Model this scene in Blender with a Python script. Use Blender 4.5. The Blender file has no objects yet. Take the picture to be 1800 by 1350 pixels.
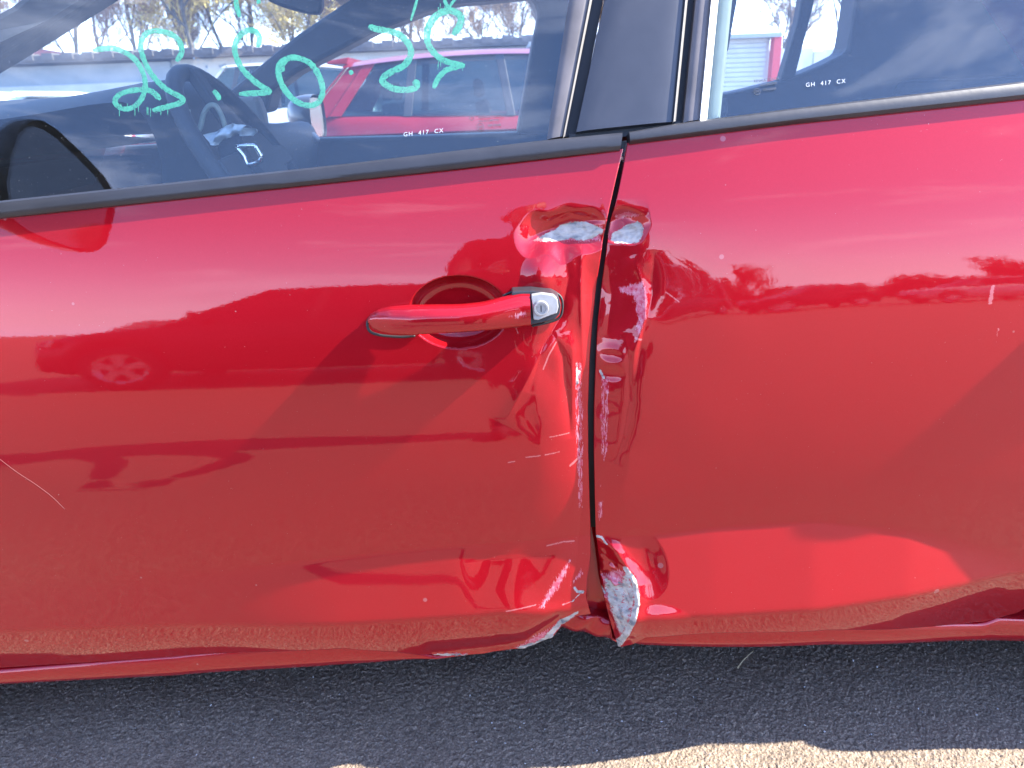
import bpy, bmesh, math, random
import numpy as np
from mathutils import Vector, Matrix

random.seed(7)
RNG = np.random.default_rng(11)
R = math.radians
SC = bpy.context.scene
COL = SC.collection

# ------------------------------------------------------------------ camera
CAM = np.array([0.0, -1.0, 1.13])
FPX = 1300.0                      # focal length in pixels of an 1800 px wide frame
PITCH, ROLL = R(21.4), R(2.2)
_f = np.array([0, math.cos(PITCH), -math.sin(PITCH)])
_r0 = np.array([1.0, 0, 0]); _u0 = np.array([0, math.sin(PITCH), math.cos(PITCH)])
_r = math.cos(ROLL) * _r0 - math.sin(ROLL) * _u0
_u = math.cos(ROLL) * _u0 + math.sin(ROLL) * _r0
cam_d = bpy.data.cameras.new('camera'); cam = bpy.data.objects.new('camera', cam_d); COL.objects.link(cam)
m = Matrix.Identity(4)
for i in range(3):
    m[i][0] = _r[i]; m[i][1] = _u[i]; m[i][2] = -_f[i]; m[i][3] = CAM[i]
cam.matrix_world = m
cam_d.sensor_width = 36; cam_d.lens = 36 * FPX / 1800.0
cam_d.clip_start = 0.02; cam_d.clip_end = 2000
cam_d.dof.use_dof = True; cam_d.dof.focus_distance = 1.05; cam_d.dof.aperture_fstop = 9.0
SC.camera = cam

# ------------------------------------------------------------------ light
SUN = np.array([0.75, -0.024, 0.62]); SUN = SUN / np.linalg.norm(SUN)
SUN_EL = math.asin(SUN[2]); SUN_AZ = math.atan2(SUN[0], SUN[1])
w = bpy.data.worlds.new('World'); SC.world = w; w.use_nodes = True
wt = w.node_tree; wt.nodes.clear()
def WN(t, **k):
    n = wt.nodes.new(t)
    for a, b in k.items(): setattr(n, a, b)
    return n
sky = WN('ShaderNodeTexSky', sky_type='NISHITA', sun_disc=False, sun_elevation=SUN_EL, sun_rotation=SUN_AZ,
         altitude=50, air_density=1.0, dust_density=0.35, ozone_density=2.2)
bg = WN('ShaderNodeBackground'); bg.inputs['Strength'].default_value = 0.15
wo = WN('ShaderNodeOutputWorld')
# thin streaky clouds over the whole dome
tc = WN('ShaderNodeTexCoord'); mp = WN('ShaderNodeMapping')
mp.inputs['Rotation'].default_value = (0, 0, R(24)); mp.inputs['Scale'].default_value = (1.1, 2.6, 5.5)
nz = WN('ShaderNodeTexNoise'); nz.inputs['Scale'].default_value = 2.3; nz.inputs['Detail'].default_value = 9
nz.inputs['Roughness'].default_value = 0.62; nz.inputs['Distortion'].default_value = 0.5
cr = WN('ShaderNodeValToRGB'); cr.color_ramp.elements[0].position = 0.54; cr.color_ramp.elements[1].position = 0.86
cr.color_ramp.elements[0].color = (0, 0, 0, 1); cr.color_ramp.elements[1].color = (0.6, 0.6, 0.6, 1)
mx = WN('ShaderNodeMix', data_type='RGBA'); mx.inputs['B'].default_value = (9.0, 9.3, 9.8, 1)
L = wt.links.new
L(tc.outputs['Generated'], mp.inputs['Vector']); L(mp.outputs[0], nz.inputs['Vector']); L(nz.outputs['Fac'], cr.inputs[0])
L(cr.outputs[0], mx.inputs['Factor']); L(sky.outputs[0], mx.inputs['A']); 
# even pale haze towards the horizon, all the way round
sx_ = WN('ShaderNodeSeparateXYZ'); L(tc.outputs['Generated'], sx_.inputs[0])
m1 = WN('ShaderNodeMath', operation='SUBTRACT', use_clamp=True); m1.inputs[0].default_value = 1.0; L(sx_.outputs['Z'], m1.inputs[1])
m2 = WN('ShaderNodeMath', operation='POWER'); L(m1.outputs[0], m2.inputs[0]); m2.inputs[1].default_value = 9.0
m3 = WN('ShaderNodeMath', operation='MULTIPLY'); L(m2.outputs[0], m3.inputs[0]); m3.inputs[1].default_value = 0.80
hz_ = WN('ShaderNodeMix', data_type='RGBA'); L(m3.outputs[0], hz_.inputs['Factor']); L(mx.outputs['Result'], hz_.inputs['A']); hz_.inputs['B'].default_value = (8.4, 9.4, 11.4, 1)
tn = WN('ShaderNodeMix', data_type='RGBA', blend_type='MULTIPLY'); tn.inputs['Factor'].default_value = 1.0; L(hz_.outputs['Result'], tn.inputs['A']); tn.inputs['B'].default_value = (1.0, 1.04, 1.30, 1)
L(tn.outputs['Result'], bg.inputs['Color']); L(bg.outputs[0], wo.inputs['Surface'])
sd = bpy.data.lights.new('sun', 'SUN'); sd.energy = 5.0; sd.angle = R(0.5); sd.color = (1.0, 0.94, 0.85)
so = bpy.data.objects.new('sun', sd); COL.objects.link(so)
so.rotation_euler = Vector(-SUN).to_track_quat('-Z', 'Y').to_euler()
SC.view_settings.view_transform = 'Standard'; SC.view_settings.look = 'None'
SC.view_settings.exposure = 2.28; SC.view_settings.gamma = 1.0
SC.view_settings.use_curve_mapping = False
SC.render.engine = 'CYCLES'
SC.cycles.max_bounces = 10; SC.cycles.transparent_max_bounces = 24
SC.cycles.use_denoising = True
SC.cycles.sample_clamp_indirect = 6.0
SC.cycles.caustics_reflective = False; SC.cycles.caustics_refractive = False

# ------------------------------------------------------------------ photo measuring helpers
def ray(u, v):
    u = np.asarray(u, float); v = np.asarray(v, float)
    a = (u - 900) / FPX; b = (675 - v) / FPX
    return _f + a[..., None] * _r + b[..., None] * _u
def proj(P):
    q = np.asarray(P, float) - CAM
    zc = q @ _f
    return 900 + FPX * (q @ _r) / zc, 675 - FPX * (q @ _u) / zc
def at(u, v, Y):
    d = ray(np.float64(u), np.float64(v)); t = (Y - CAM[1]) / d[1]
    return CAM + t * d
def hit(u, v, S, off=0.0):
    """points of a real surface y = S(x, z) measured along the sight lines of the photo"""
    d = ray(u, v); Y = np.zeros(d.shape[:-1])
    for _ in range(14):
        t = (Y - CAM[1]) / d[..., 1]
        p = CAM + t[..., None] * d
        Y = 0.3 * Y + 0.7 * (S(p[..., 0], p[..., 2]) + off)
    t = (Y - CAM[1]) / d[..., 1]
    return CAM + t[..., None] * d
def sstep(x):
    x = np.clip(x, 0, 1); return x * x * (3 - 2 * x)
def poly_at(pts, n):
    p = np.asarray(pts, float); s = np.r_[0, np.cumsum(np.linalg.norm(np.diff(p, axis=0), axis=1))]
    t = np.linspace(0, s[-1], n)
    return np.stack([np.interp(t, s, p[:, k]) for k in range(p.shape[1])], 1)
def catmull(pts, n=8):
    p = np.asarray(pts, float); p = np.vstack([2 * p[0] - p[1], p, 2 * p[-1] - p[-2]]); out = []
    for i in range(1, len(p) - 2):
        for t in np.linspace(0, 1, n, endpoint=False):
            a, b, c, d = p[i - 1], p[i], p[i + 1], p[i + 2]
            out.append(0.5 * (2 * b + (c - a) * t + (2 * a - 5 * b + 4 * c - d) * t * t + (3 * b - a - 3 * c + d) * t ** 3))
    out.append(p[-2]); return np.array(out)
def sdist(u, v, poly):
    """signed distance to a polygon, positive inside"""
    P = np.asarray(poly, float); n = len(P)
    d = np.full(u.shape, 1e9); ins = np.zeros(u.shape, bool)
    for i in range(n):
        a = P[i]; b = P[(i + 1) % n]; e = b - a
        t = np.clip(((u - a[0]) * e[0] + (v - a[1]) * e[1]) / max(e @ e, 1e-9), 0, 1)
        d = np.minimum(d, np.hypot(u - a[0] - t * e[0], v - a[1] - t * e[1]))
        c = ((a[1] > v) != (b[1] > v)) & (u < (b[0] - a[0]) * (v - a[1]) / (b[1] - a[1] + 1e-12) + a[0])
        ins ^= c
    return np.where(ins, d, -d)
def ldist(u, v, line):
    P = np.asarray(line, float); d = np.full(u.shape, 1e9)
    for a, b in zip(P[:-1], P[1:]):
        e = b - a
        t = np.clip(((u - a[0]) * e[0] + (v - a[1]) * e[1]) / max(e @ e, 1e-9), 0, 1)
        d = np.minimum(d, np.hypot(u - a[0] - t * e[0], v - a[1] - t * e[1]))
    return d
def wav(u, v, wl, seed, n=7):
    g = np.random.default_rng(seed); o = np.zeros(u.shape)
    for _ in range(n):
        a = g.uniform(0, 2 * math.pi); k = 2 * math.pi / (wl * g.uniform(0.7, 1.5)); ph = g.uniform(0, 6.28)
        o += np.sin(k * (u * math.cos(a) + v * math.sin(a)) + ph)
    return o / math.sqrt(n)

# ------------------------------------------------------------------ materials
MAT = {}
class NT:
    def __init__(s, name):
        s.m = bpy.data.materials.new(name); s.m.use_nodes = True; s.t = s.m.node_tree; s.t.nodes.clear()
        s.out = s.n('ShaderNodeOutputMaterial')
    def n(s, t, **k):
        x = s.t.nodes.new(t)
        for a, b in k.items(): setattr(x, a, b)
        return x
    def l(s, a, b): s.t.links.new(a, b)
    def val(s, sock, v):
        if hasattr(v, 'links') or hasattr(v, 'is_linked'): s.l(v, sock)
        else: sock.default_value = v
    def math(s, op, a, b=None, clamp=False):
        x = s.n('ShaderNodeMath', operation=op, use_clamp=clamp); s.val(x.inputs[0], a)
        if b is not None: s.val(x.inputs[1], b)
        return x.outputs[0]
    def mix(s, f, a, b):
        x = s.n('ShaderNodeMix', data_type='RGBA'); s.val(x.inputs['Factor'], f); s.val(x.inputs['A'], a); s.val(x.inputs['B'], b)
        return x.outputs['Result']
    def noise(s, vec, scale, detail=4, rough=0.5, dist=0.0):
        x = s.n('ShaderNodeTexNoise'); s.l(vec, x.inputs['Vector']); x.inputs['Scale'].default_value = scale
        x.inputs['Detail'].default_value = detail; x.inputs['Roughness'].default_value = rough; x.inputs['Distortion'].default_value = dist
        return x.outputs['Fac']
    def mapping(s, vec, rot=(0, 0, 0), scale=(1, 1, 1)):
        x = s.n('ShaderNodeMapping'); s.l(vec, x.inputs[0]); x.inputs['Rotation'].default_value = rot; x.inputs['Scale'].default_value = scale
        return x.outputs[0]
    def ramp(s, f, stops):
        x = s.n('ShaderNodeValToRGB'); s.l(f, x.inputs[0]); e = x.color_ramp.elements
        while len(e) < len(stops): e.new(0.5)
        for k, (p, c) in enumerate(stops): e[k].position = p; e[k].color = c if len(c) == 4 else (*c, 1)
        return x.outputs[0]
    def bsdf(s, **k):
        x = s.n('ShaderNodeBsdfPrincipled'); s.l(x.outputs[0], s.out.inputs['Surface'])
        for a, b in k.items(): s.val(x.inputs[a.replace('_', ' ')], b)
        return x
    def obj(s): return s.n('ShaderNodeTexCoord').outputs['Object']
def simple(name, col, rough=0.5, metal=0.0, coat=0.0, var=0.0, scale=30.0, bump=0.0, spec=0.5):
    if name in MAT: return MAT[name]
    t = NT(name); o = t.obj(); c = (*col, 1)
    if var:
        f = t.noise(o, scale, 6, 0.6)
        lo = tuple(x * (1 - var) for x in col); hi = tuple(min(1, x * (1 + var)) for x in col)
        c = t.ramp(f, [(0.3, lo), (0.7, hi)])
    b = t.bsdf(Base_Color=c, Roughness=rough, Metallic=metal, Coat_Weight=coat, Coat_Roughness=0.03, Specular_IOR_Level=spec)
    if bump:
        bp = t.n('ShaderNodeBump'); bp.inputs['Strength'].default_value = bump; bp.inputs['Distance'].default_value = 0.002
        t.l(t.noise(o, scale * 4, 5, 0.6), bp.inputs['Height']); t.l(bp.outputs[0], b.inputs['Normal'])
    MAT[name] = t.m; return t.m

RED = (0.30, 0.0035, 0.008)
def make_paint(name, col, damage):
    t = NT(name); o = t.obj()
    fl = t.n('ShaderNodeTexVoronoi'); t.l(o, fl.inputs['Vector']); fl.inputs['Scale'].default_value = 900
    base = t.mix(t.math('MULTIPLY', fl.outputs['Color'], 0.18), (*col, 1), (col[0] * 1.5, col[1] * 2 + 0.01, col[2] * 2 + 0.01, 1))
    rough, coat, metal = 0.34, 1.0, 0.35
    dustn = t.noise(o, 260, 3, 0.7)
    spk = t.math('GREATER_THAN', dustn, 0.735)
    dust2 = t.math('GREATER_THAN', t.noise(o, 55, 5, 0.75), 0.755)
    spk = t.math('MULTIPLY', t.math('MAXIMUM', spk, dust2), 0.55)
    base = t.mix(spk, base, (0.42, 0.33, 0.30, 1))
    wv = t.n('ShaderNodeTexVoronoi'); t.l(o, wv.inputs['Vector']); wv.inputs['Scale'].default_value = 26
    sepc = t.n('ShaderNodeSeparateColor'); t.l(wv.outputs['Color'], sepc.inputs[0])
    ws_ = t.math('MULTIPLY', t.math('LESS_THAN', wv.outputs['Distance'], t.math('MULTIPLY', sepc.outputs[1], 0.13)), t.math('GREATER_THAN', sepc.outputs[0], 0.80))
    base = t.mix(t.math('MULTIPLY', ws_, 0.22), base, (0.48, 0.36, 0.34, 1)); spk = t.math('MAXIMUM', spk, t.math('MULTIPLY', ws_, 0.4))
    croug = t.math('ADD', 0.022, t.math('MULTIPLY', spk, 0.35))
    # orange peel in the clear coat
    bp = t.n('ShaderNodeBump'); bp.inputs['Strength'].default_value = 0.018; bp.inputs['Distance'].default_value = 0.001
    t.l(t.noise(o, 190, 2, 0.5), bp.inputs['Height'])
    if damage:
        at_p = t.n('ShaderNodeAttribute', attribute_name='primer').outputs['Fac']
        at_s = t.n('ShaderNodeAttribute', attribute_name='scuff').outputs['Fac']
        at_l = t.n('ShaderNodeAttribute', attribute_name='scratch_glint').outputs['Fac']
        n1 = t.noise(o, 120, 6, 0.7, 0.6)
        pm = t.math('GREATER_THAN', t.math('ADD', at_p, t.math('MULTIPLY', t.math('SUBTRACT', n1, 0.5), 0.58)), 0.5)
        pc = t.ramp(t.noise(t.mapping(o, rot=(0, R(-12), 0), scale=(0.35, 1, 1)), 90, 5, 0.6, 0.4), [(0.34, (0.15, 0.15, 0.15)), (0.45, (0.30, 0.275, 0.24)), (0.60, (0.43, 0.38, 0.32)), (0.74, (0.50, 0.43, 0.35))])
        hv = t.mapping(o, rot=(0, R(38), 0), scale=(1.0, 1.0, 0.14))
        h1 = t.noise(hv, 520, 4, 0.75)
        sm = t.math('GREATER_THAN', t.math('ADD', at_s, t.math('MULTIPLY', t.math('SUBTRACT', h1, 0.5), 1.5)), 0.62)
        sm = t.math('MULTIPLY', sm, 0.62)
        sc = t.ramp(t.noise(o, 160, 4, 0.6), [(0.35, (0.52, 0.08, 0.13)), (0.55, (0.58, 0.24, 0.29)), (0.8, (0.66, 0.52, 0.55))])
        n3 = t.noise(o, 420, 3, 0.6)
        lm = t.math('GREATER_THAN', t.math('ADD', at_l, t.math('MULTIPLY', t.math('SUBTRACT', n3, 0.5), 0.9)), 0.55)
        base = t.mix(t.math('MULTIPLY', lm, 0.42), base, (0.62, 0.26, 0.26, 1))
        base = t.mix(sm, base, sc)
        pv = t.math('ADD', at_p, t.math('MULTIPLY', t.math('SUBTRACT', n1, 0.5), 0.58))
        deep = t.math('GREATER_THAN', t.math('ADD', pv, t.math('MULTIPLY', t.math('SUBTRACT', t.noise(t.mapping(o, rot=(0, R(-12), 0), scale=(0.18, 1, 1)), 220, 5, 0.7), 0.5), 0.7)), 0.57)
        pc = t.mix(deep, (0.36, 0.085, 0.09, 1), pc)
        base = t.mix(pm, base, pc)
        inv = t.math('SUBTRACT', 1.0, t.math('MAXIMUM', pm, t.math('MULTIPLY', sm, 0.9)), True)
        metal = t.math('MULTIPLY', inv, 0.35)
        coat = t.math('ADD', t.math('MULTIPLY', inv, 0.95), 0.05)
        rough = t.math('SUBTRACT', 0.56, t.math('MULTIPLY', inv, 0.22))
        hgt = t.math('ADD', t.noise(o, 190, 2, 0.5), t.math('MULTIPLY', pm, t.math('MULTIPLY', t.noise(o, 240, 5, 0.7), 14.0)))
        t.l(hgt, bp.inputs['Height'])
    b = t.bsdf(Base_Color=base, Metallic=metal, Roughness=rough, Coat_Weight=coat, Coat_Roughness=croug, Coat_IOR=1.49, Specular_IOR_Level=0.0)
    t.l(bp.outputs[0], b.inputs['Normal']); t.l(bp.outputs[0], b.inputs['Coat Normal'])
    MAT[name] = t.m; return t.m
PAINT_D = make_paint('damaged_red_paint', RED, True)
PAINT = make_paint('red_paint', RED, False)

def make_glass(name, tint, refl=0.043, dirt=0.0):
    t = NT(name); g = t.n('ShaderNodeNewGeometry')
    dt = t.n('ShaderNodeVectorMath', operation='DOT_PRODUCT'); t.l(g.outputs['Incoming'], dt.inputs[0]); t.l(g.outputs['Normal'], dt.inputs[1])
    c = t.math('ABSOLUTE', dt.outputs['Value']); k = t.math('POWER', t.math('SUBTRACT', 1.0, c, True), 5.0)
    F = t.math('ADD', t.math('MULTIPLY', k, 1 - refl), refl, True)
    tr = t.n('ShaderNodeBsdfTransparent'); tr.inputs[0].default_value = (*tint, 1)
    gl = t.n('ShaderNodeBsdfGlossy'); gl.inputs['Roughness'].default_value = 0.004; gl.inputs[0].default_value = (1, 1, 1, 1)
    ms = t.n('ShaderNodeMixShader'); t.l(F, ms.inputs[0]); t.l(tr.outputs[0], ms.inputs[1]); t.l(gl.outputs[0], ms.inputs[2])
    last = ms.outputs[0]
    if dirt:
        o = t.obj(); n = t.noise(o, 60, 6, 0.7); n2 = t.noise(o, 500, 2, 0.6)
        sp = t.math('MULTIPLY', t.math('GREATER_THAN', n2, 0.745), 0.35)
        f = t.math('ADD', t.math('MULTIPLY', n, dirt), sp)
        df = t.n('ShaderNodeBsdfDiffuse'); df.inputs[0].default_value = (0.6, 0.6, 0.58, 1)
        m2 = t.n('ShaderNodeMixShader'); t.l(f, m2.inputs[0]); t.l(last, m2.inputs[1]); t.l(df.outputs[0], m2.inputs[2]); last = m2.outputs[0]
    t.l(last, t.out.inputs['Surface']); MAT[name] = t.m; return t.m
GLASS = make_glass('side_glass', (0.92, 0.96, 0.96), 0.050, 0.010)
GLASS_B = make_glass('car_glass', (0.52, 0.58, 0.58), 0.035)
BLACK = simple('black_plastic', (0.022, 0.022, 0.025), 0.42, var=0.15, scale=25, bump=0.12)
GLOSSB = simple('gloss_black_foil', (0.024, 0.025, 0.030), 0.32, var=0.1, scale=40, coat=0.25)
RUBBER = simple('black_rubber', (0.012, 0.012, 0.013), 0.6, var=0.2, scale=60)
GREYTRIM = simple('weathered_grey_rubber', (0.085, 0.075, 0.075), 0.55, var=0.25, scale=18, bump=0.1)
DASH = simple('dashboard_plastic', (0.014, 0.015, 0.018), 0.65, var=0.1, scale=80)
DARKFAB = simple('seat_fabric', (0.03, 0.03, 0.034), 0.9, var=0.2, scale=120, bump=0.3)
PALE = simple('painted_sunlit_lip', (0.72, 0.70, 0.64), 0.4)  # near-white base colour paints the sun's highlight on the channel edge
INTRIM = simple('pale_inner_trim', (0.22, 0.245, 0.19), 0.7, var=0.1)
LIP = simple('grey_rubber_lip', (0.16, 0.15, 0.135), 0.6, var=0.1)  # lighter grey than the black rubber seals
CHROME = simple('chrome', (0.75, 0.75, 0.76), 0.12, metal=1.0)
SILVER = simple('lock_silver', (0.34, 0.33, 0.31), 0.42, metal=0.35, var=0.1, scale=90)
ZINC = simple('bare_primer', (0.55, 0.54, 0.53), 0.5, var=0.25, scale=70, bump=0.3)
LINEN = simple('white_cloth', (0.62, 0.65, 0.66), 0.9, var=0.1, bump=0.3)
t = NT('green_marker'); o_ = t.obj()
_n = t.noise(o_, 420, 4, 0.7); _al = t.ramp(t.noise(o_, 150, 5, 0.7), [(0.30, (0.35, 0.35, 0.35)), (0.58, (0.86, 0.86, 0.86))])
_d = t.n('ShaderNodeBsdfDiffuse'); t.l(t.ramp(_n, [(0.3, (0.075, 0.38, 0.19)), (0.7, (0.12, 0.49, 0.26))]), _d.inputs[0])
_t = t.n('ShaderNodeBsdfTransparent'); _m = t.n('ShaderNodeMixShader'); t.l(_al, _m.inputs[0]); t.l(_t.outputs[0], _m.inputs[1]); t.l(_d.outputs[0], _m.inputs[2]); t.l(_m.outputs[0], t.out.inputs['Surface'])
MARKER = t.m
ETCH = simple('etched_white', (0.42, 0.44, 0.46), 0.8)
STAMP = simple('printed_dark', (0.05, 0.06, 0.08), 0.8)
TYRE = simple('tyre_rubber', (0.02, 0.02, 0.02), 0.8, var=0.2)
ALLOY = simple('alloy_silver', (0.55, 0.55, 0.57), 0.3, metal=0.7)

# ------------------------------------------------------------------ mesh helpers
def new_obj(name, V, F, mat, parent=None, smooth=True):
    me = bpy.data.meshes.new(name); me.from_pydata([tuple(map(float, p)) for p in V], [], F); me.update()
    if smooth: me.polygons.foreach_set('use_smooth', [True] * len(me.polygons))
    for q in (mat if isinstance(mat, (list, tuple)) else [mat]): me.materials.append(q)
    o = bpy.data.objects.new(name, me); COL.objects.link(o); o.parent = parent
    return o
def grid_obj(name, P, mat, parent=None, attrs=None, flip=False):
    """P: rows x cols x 3 array; quad sheet built with foreach_set"""
    nr, nc = P.shape[:2]; me = bpy.data.meshes.new(name)
    i, j = np.meshgrid(np.arange(nr - 1), np.arange(nc - 1), indexing='ij')
    a = (i * nc + j).ravel(); q = np.stack([a, a + 1, a + nc + 1, a + nc], 1)
    if flip: q = q[:, ::-1]
    nf = len(q); me.vertices.add(nr * nc); me.vertices.foreach_set('co', P.astype(np.float32).ravel())
    me.loops.add(nf * 4); me.loops.foreach_set('vertex_index', q.astype(np.int32).ravel())
    me.polygons.add(nf); me.polygons.foreach_set('loop_start', np.arange(0, nf * 4, 4, dtype=np.int32))
    me.polygons.foreach_set('use_smooth', np.ones(nf, bool)); me.update(calc_edges=True); me.validate()
    for k, v in (attrs or {}).items():
        at_ = me.attributes.new(k, 'FLOAT', 'POINT'); at_.data.foreach_set('value', v.astype(np.float32).ravel())
    me.materials.append(mat)
    o = bpy.data.objects.new(name, me); COL.objects.link(o); o.parent = parent
    return o
def closed_strip(name, A, B, mat, parent=None, bulge=0.0, thick=0.006, nc=7, normal=None):
    """solid strip between two 3D polylines A and B (n x 3), front bulging along `normal`, with a back"""
    n = len(A); N = np.array(normal if normal is not None else (0, -0.94, 0.34), float)
    ring = []
    for k in range(nc):
        t = k / (nc - 1); ring.append(A + (B - A) * t + N * (bulge * (1 - (2 * t - 1) ** 4)))
    for k in range(nc):
        t = 1 - k / (nc - 1); ring.append(A + (B - A) * t - N * thick)
    ring = np.array(ring); m_ = len(ring)
    V = ring.transpose(1, 0, 2).reshape(-1, 3); F = []
    for i in range(n - 1):
        for k in range(m_):
            k2 = (k + 1) % m_
            F.append((i * m_ + k, i * m_ + k2, (i + 1) * m_ + k2, (i + 1) * m_ + k))
    F.append(tuple(range(m_))); F.append(tuple(range((n - 1) * m_, n * m_))[::-1])
    o = new_obj(name, V, F, mat, parent, smooth=False); fix_normals(o, 35); return o
def fix_normals(o, angle=35):
    bm = bmesh.new(); bm.from_mesh(o.data); bmesh.ops.recalc_face_normals(bm, faces=bm.faces)
    lim = R(angle)
    for f in bm.faces: f.smooth = True
    for e in bm.edges:
        e.smooth = (len(e.link_faces) == 2 and e.calc_face_angle(0) < lim)
    bm.to_mesh(o.data); bm.free()
def slab(name, P, thick, mat, parent=None, axis=(0, 1, 0), bevel=0.0):
    """polygon P (n x 3) extruded along axis"""
    n = len(P); P = np.asarray(P, float); Q = P + np.array(axis) * thick
    V = np.vstack([P, Q]); F = [tuple(range(n)), tuple(range(2 * n - 1, n - 1, -1))]
    for i in range(n):
        j = (i + 1) % n; F.append((i, i + n, j + n, j))
    o = new_obj(name, V, F, mat, parent, smooth=False)
    bm = bmesh.new(); bm.from_mesh(o.data); bmesh.ops.recalc_face_normals(bm, faces=bm.faces)
    if bevel: bmesh.ops.bevel(bm, geom=bm.edges[:], offset=bevel, segments=2, affect='EDGES', profile=0.5)
    bm.to_mesh(o.data); bm.free()
    return o
def box(name, lo, hi, mat, parent=None, bevel=0.0):
    x0, y0, z0 = lo; x1, y1, z1 = hi
    return slab(name, [(x0, y0, z0), (x1, y0, z0), (x1, y0, z1), (x0, y0, z1)], y1 - y0, mat, parent, (0, 1, 0), bevel)
def tube(name, path, rad, mat, parent=None, ns=8, closed=False):
    V, F = tube_geo(path, rad, ns, closed); return new_obj(name, V, F, mat, parent)
def tube_geo(path, rad, ns=8, closed=False, off=0):
    path = np.asarray(path, float); n = len(path); rad = np.broadcast_to(np.asarray(rad, float), (n,))
    T = np.gradient(path, axis=0) if not closed else np.roll(path, -1, 0) - np.roll(path, 1, 0)
    T /= np.linalg.norm(T, axis=1)[:, None] + 1e-12
    ref = np.array([0, 0, 1.0]) if abs(T[0] @ np.array([0, 0, 1.0])) < 0.9 else np.array([1.0, 0, 0])
    A = np.cross(T, ref); A /= np.linalg.norm(A, axis=1)[:, None] + 1e-12; B = np.cross(T, A)
    th = np.linspace(0, 2 * math.pi, ns, endpoint=False)
    V = (path[:, None] + rad[:, None, None] * (A[:, None] * np.cos(th)[None, :, None] + B[:, None] * np.sin(th)[None, :, None])).reshape(-1, 3)
    F = []
    for i in range(n if closed else n - 1):
        i2 = (i + 1) % n
        for k in range(ns):
            k2 = (k + 1) % ns; F.append((off + i * ns + k, off + i * ns + k2, off + i2 * ns + k2, off + i2 * ns + k))
    if not closed:
        F.append(tuple(off + k for k in range(ns))[::-1]); F.append(tuple(off + (n - 1) * ns + k for k in range(ns)))
    return V, F
def empty(name, loc=(0, 0, 0), rz=0.0):
    o = bpy.data.objects.new(name, None); COL.objects.link(o); o.location = loc; o.rotation_euler = (0, 0, rz); o.empty_display_size = 0.2
    return o
def tag(o, label, cat, group=None, kind=None):
    if label: o['label'] = label
    if cat: o['category'] = cat
    if group: o['group'] = group
    if kind: o['kind'] = kind
    return o
def copy_tree(o, parent=None):
    c = o.copy(); COL.objects.link(c); c.parent = parent
    for ch in list(o.children): copy_tree(ch, c)
    return c

# ------------------------------------------------------------------ ground: one sheet, fine near the car
def axis_lines(lo, hi, step, far):
    a = list(np.arange(lo, hi + step / 2, step)); d = step; x = hi
    out = []
    while x < far: d *= 1.22; x += d; out.append(x)
    d = step; x = lo; pre = []
    while x > -far: d *= 1.22; x -= d; pre.append(x)
    return np.array(pre[::-1] + a + out), len(pre), len(a)
gx, gi, gn = axis_lines(-1.35, 1.35, 0.0023, 600)
gy, gj, gm = axis_lines(-0.30, 0.55, 0.0023, 600)
H = np.zeros((len(gy), len(gx)))
fx = np.fft.fftfreq(gn, 0.0023)[None, :]; fy = np.fft.fftfreq(gm, 0.0023)[:, None]; fr = np.hypot(fx, fy)
def band(f0, bw, seed):
    g = np.random.default_rng(seed).normal(size=(gm, gn)); s = np.fft.fft2(g) * np.exp(-((fr - f0) / bw) ** 2)
    h = np.real(np.fft.ifft2(s)); return h / h.std()
rough_h = 0.0011 * np.tanh(2.2 * band(165, 40, 1)) + 0.0006 * band(70, 30, 2) + 0.0012 * band(4, 3, 3)
ex = np.minimum(np.arange(gn), np.arange(gn)[::-1]) / 60.0; ey = np.minimum(np.arange(gm), np.arange(gm)[::-1]) / 40.0
H[gj:gj + gm, gi:gi + gn] = rough_h * np.minimum(1, ex)[None, :] * np.minimum(1, ey)[:, None]
GX, GY = np.meshgrid(gx, gy)
t = NT('asphalt'); o_ = t.obj()
n1 = t.noise(o_, 290, 4, 0.62); n2 = t.noise(o_, 1.7, 6, 0.65); n3 = t.noise(o_, 330, 2, 0.5)
vo = t.n('ShaderNodeTexVoronoi'); t.l(o_, vo.inputs['Vector']); vo.inputs['Scale'].default_value = 190
c0 = t.ramp(n1, [(0.30, (0.070, 0.053, 0.038)), (0.50, (0.20, 0.152, 0.108)), (0.72, (0.43, 0.335, 0.24))])
n5 = t.noise(o_, 48, 5, 0.7)
c0 = t.mix(t.ramp(n5, [(0.40, (0, 0, 0)), (0.62, (0.8, 0.8, 0.8))]), c0, t.mix(0.62, c0, (0.035, 0.028, 0.022, 1)))
c1 = t.mix(t.math('MULTIPLY', n2, 0.42), c0, (0.27, 0.20, 0.14, 1))
c1 = t.mix(t.math('MULTIPLY', t.math('GREATER_THAN', n3, 0.69), 0.7), c1, (0.34, 0.32, 0.30, 1))
gb = t.bsdf(Base_Color=c1, Roughness=0.78, Specular_IOR_Level=0.35)
bp = t.n('ShaderNodeBump'); bp.inputs['Strength'].default_value = 0.7; bp.inputs['Distance'].default_value = 0.003
t.l(t.math('ADD', vo.outputs['Distance'], n1), bp.inputs['Height']); t.l(bp.outputs[0], gb.inputs['Normal'])
ground = grid_obj('ground', np.stack([GX, GY, H], 2), t.m); ground['kind'] = 'structure'

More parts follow.
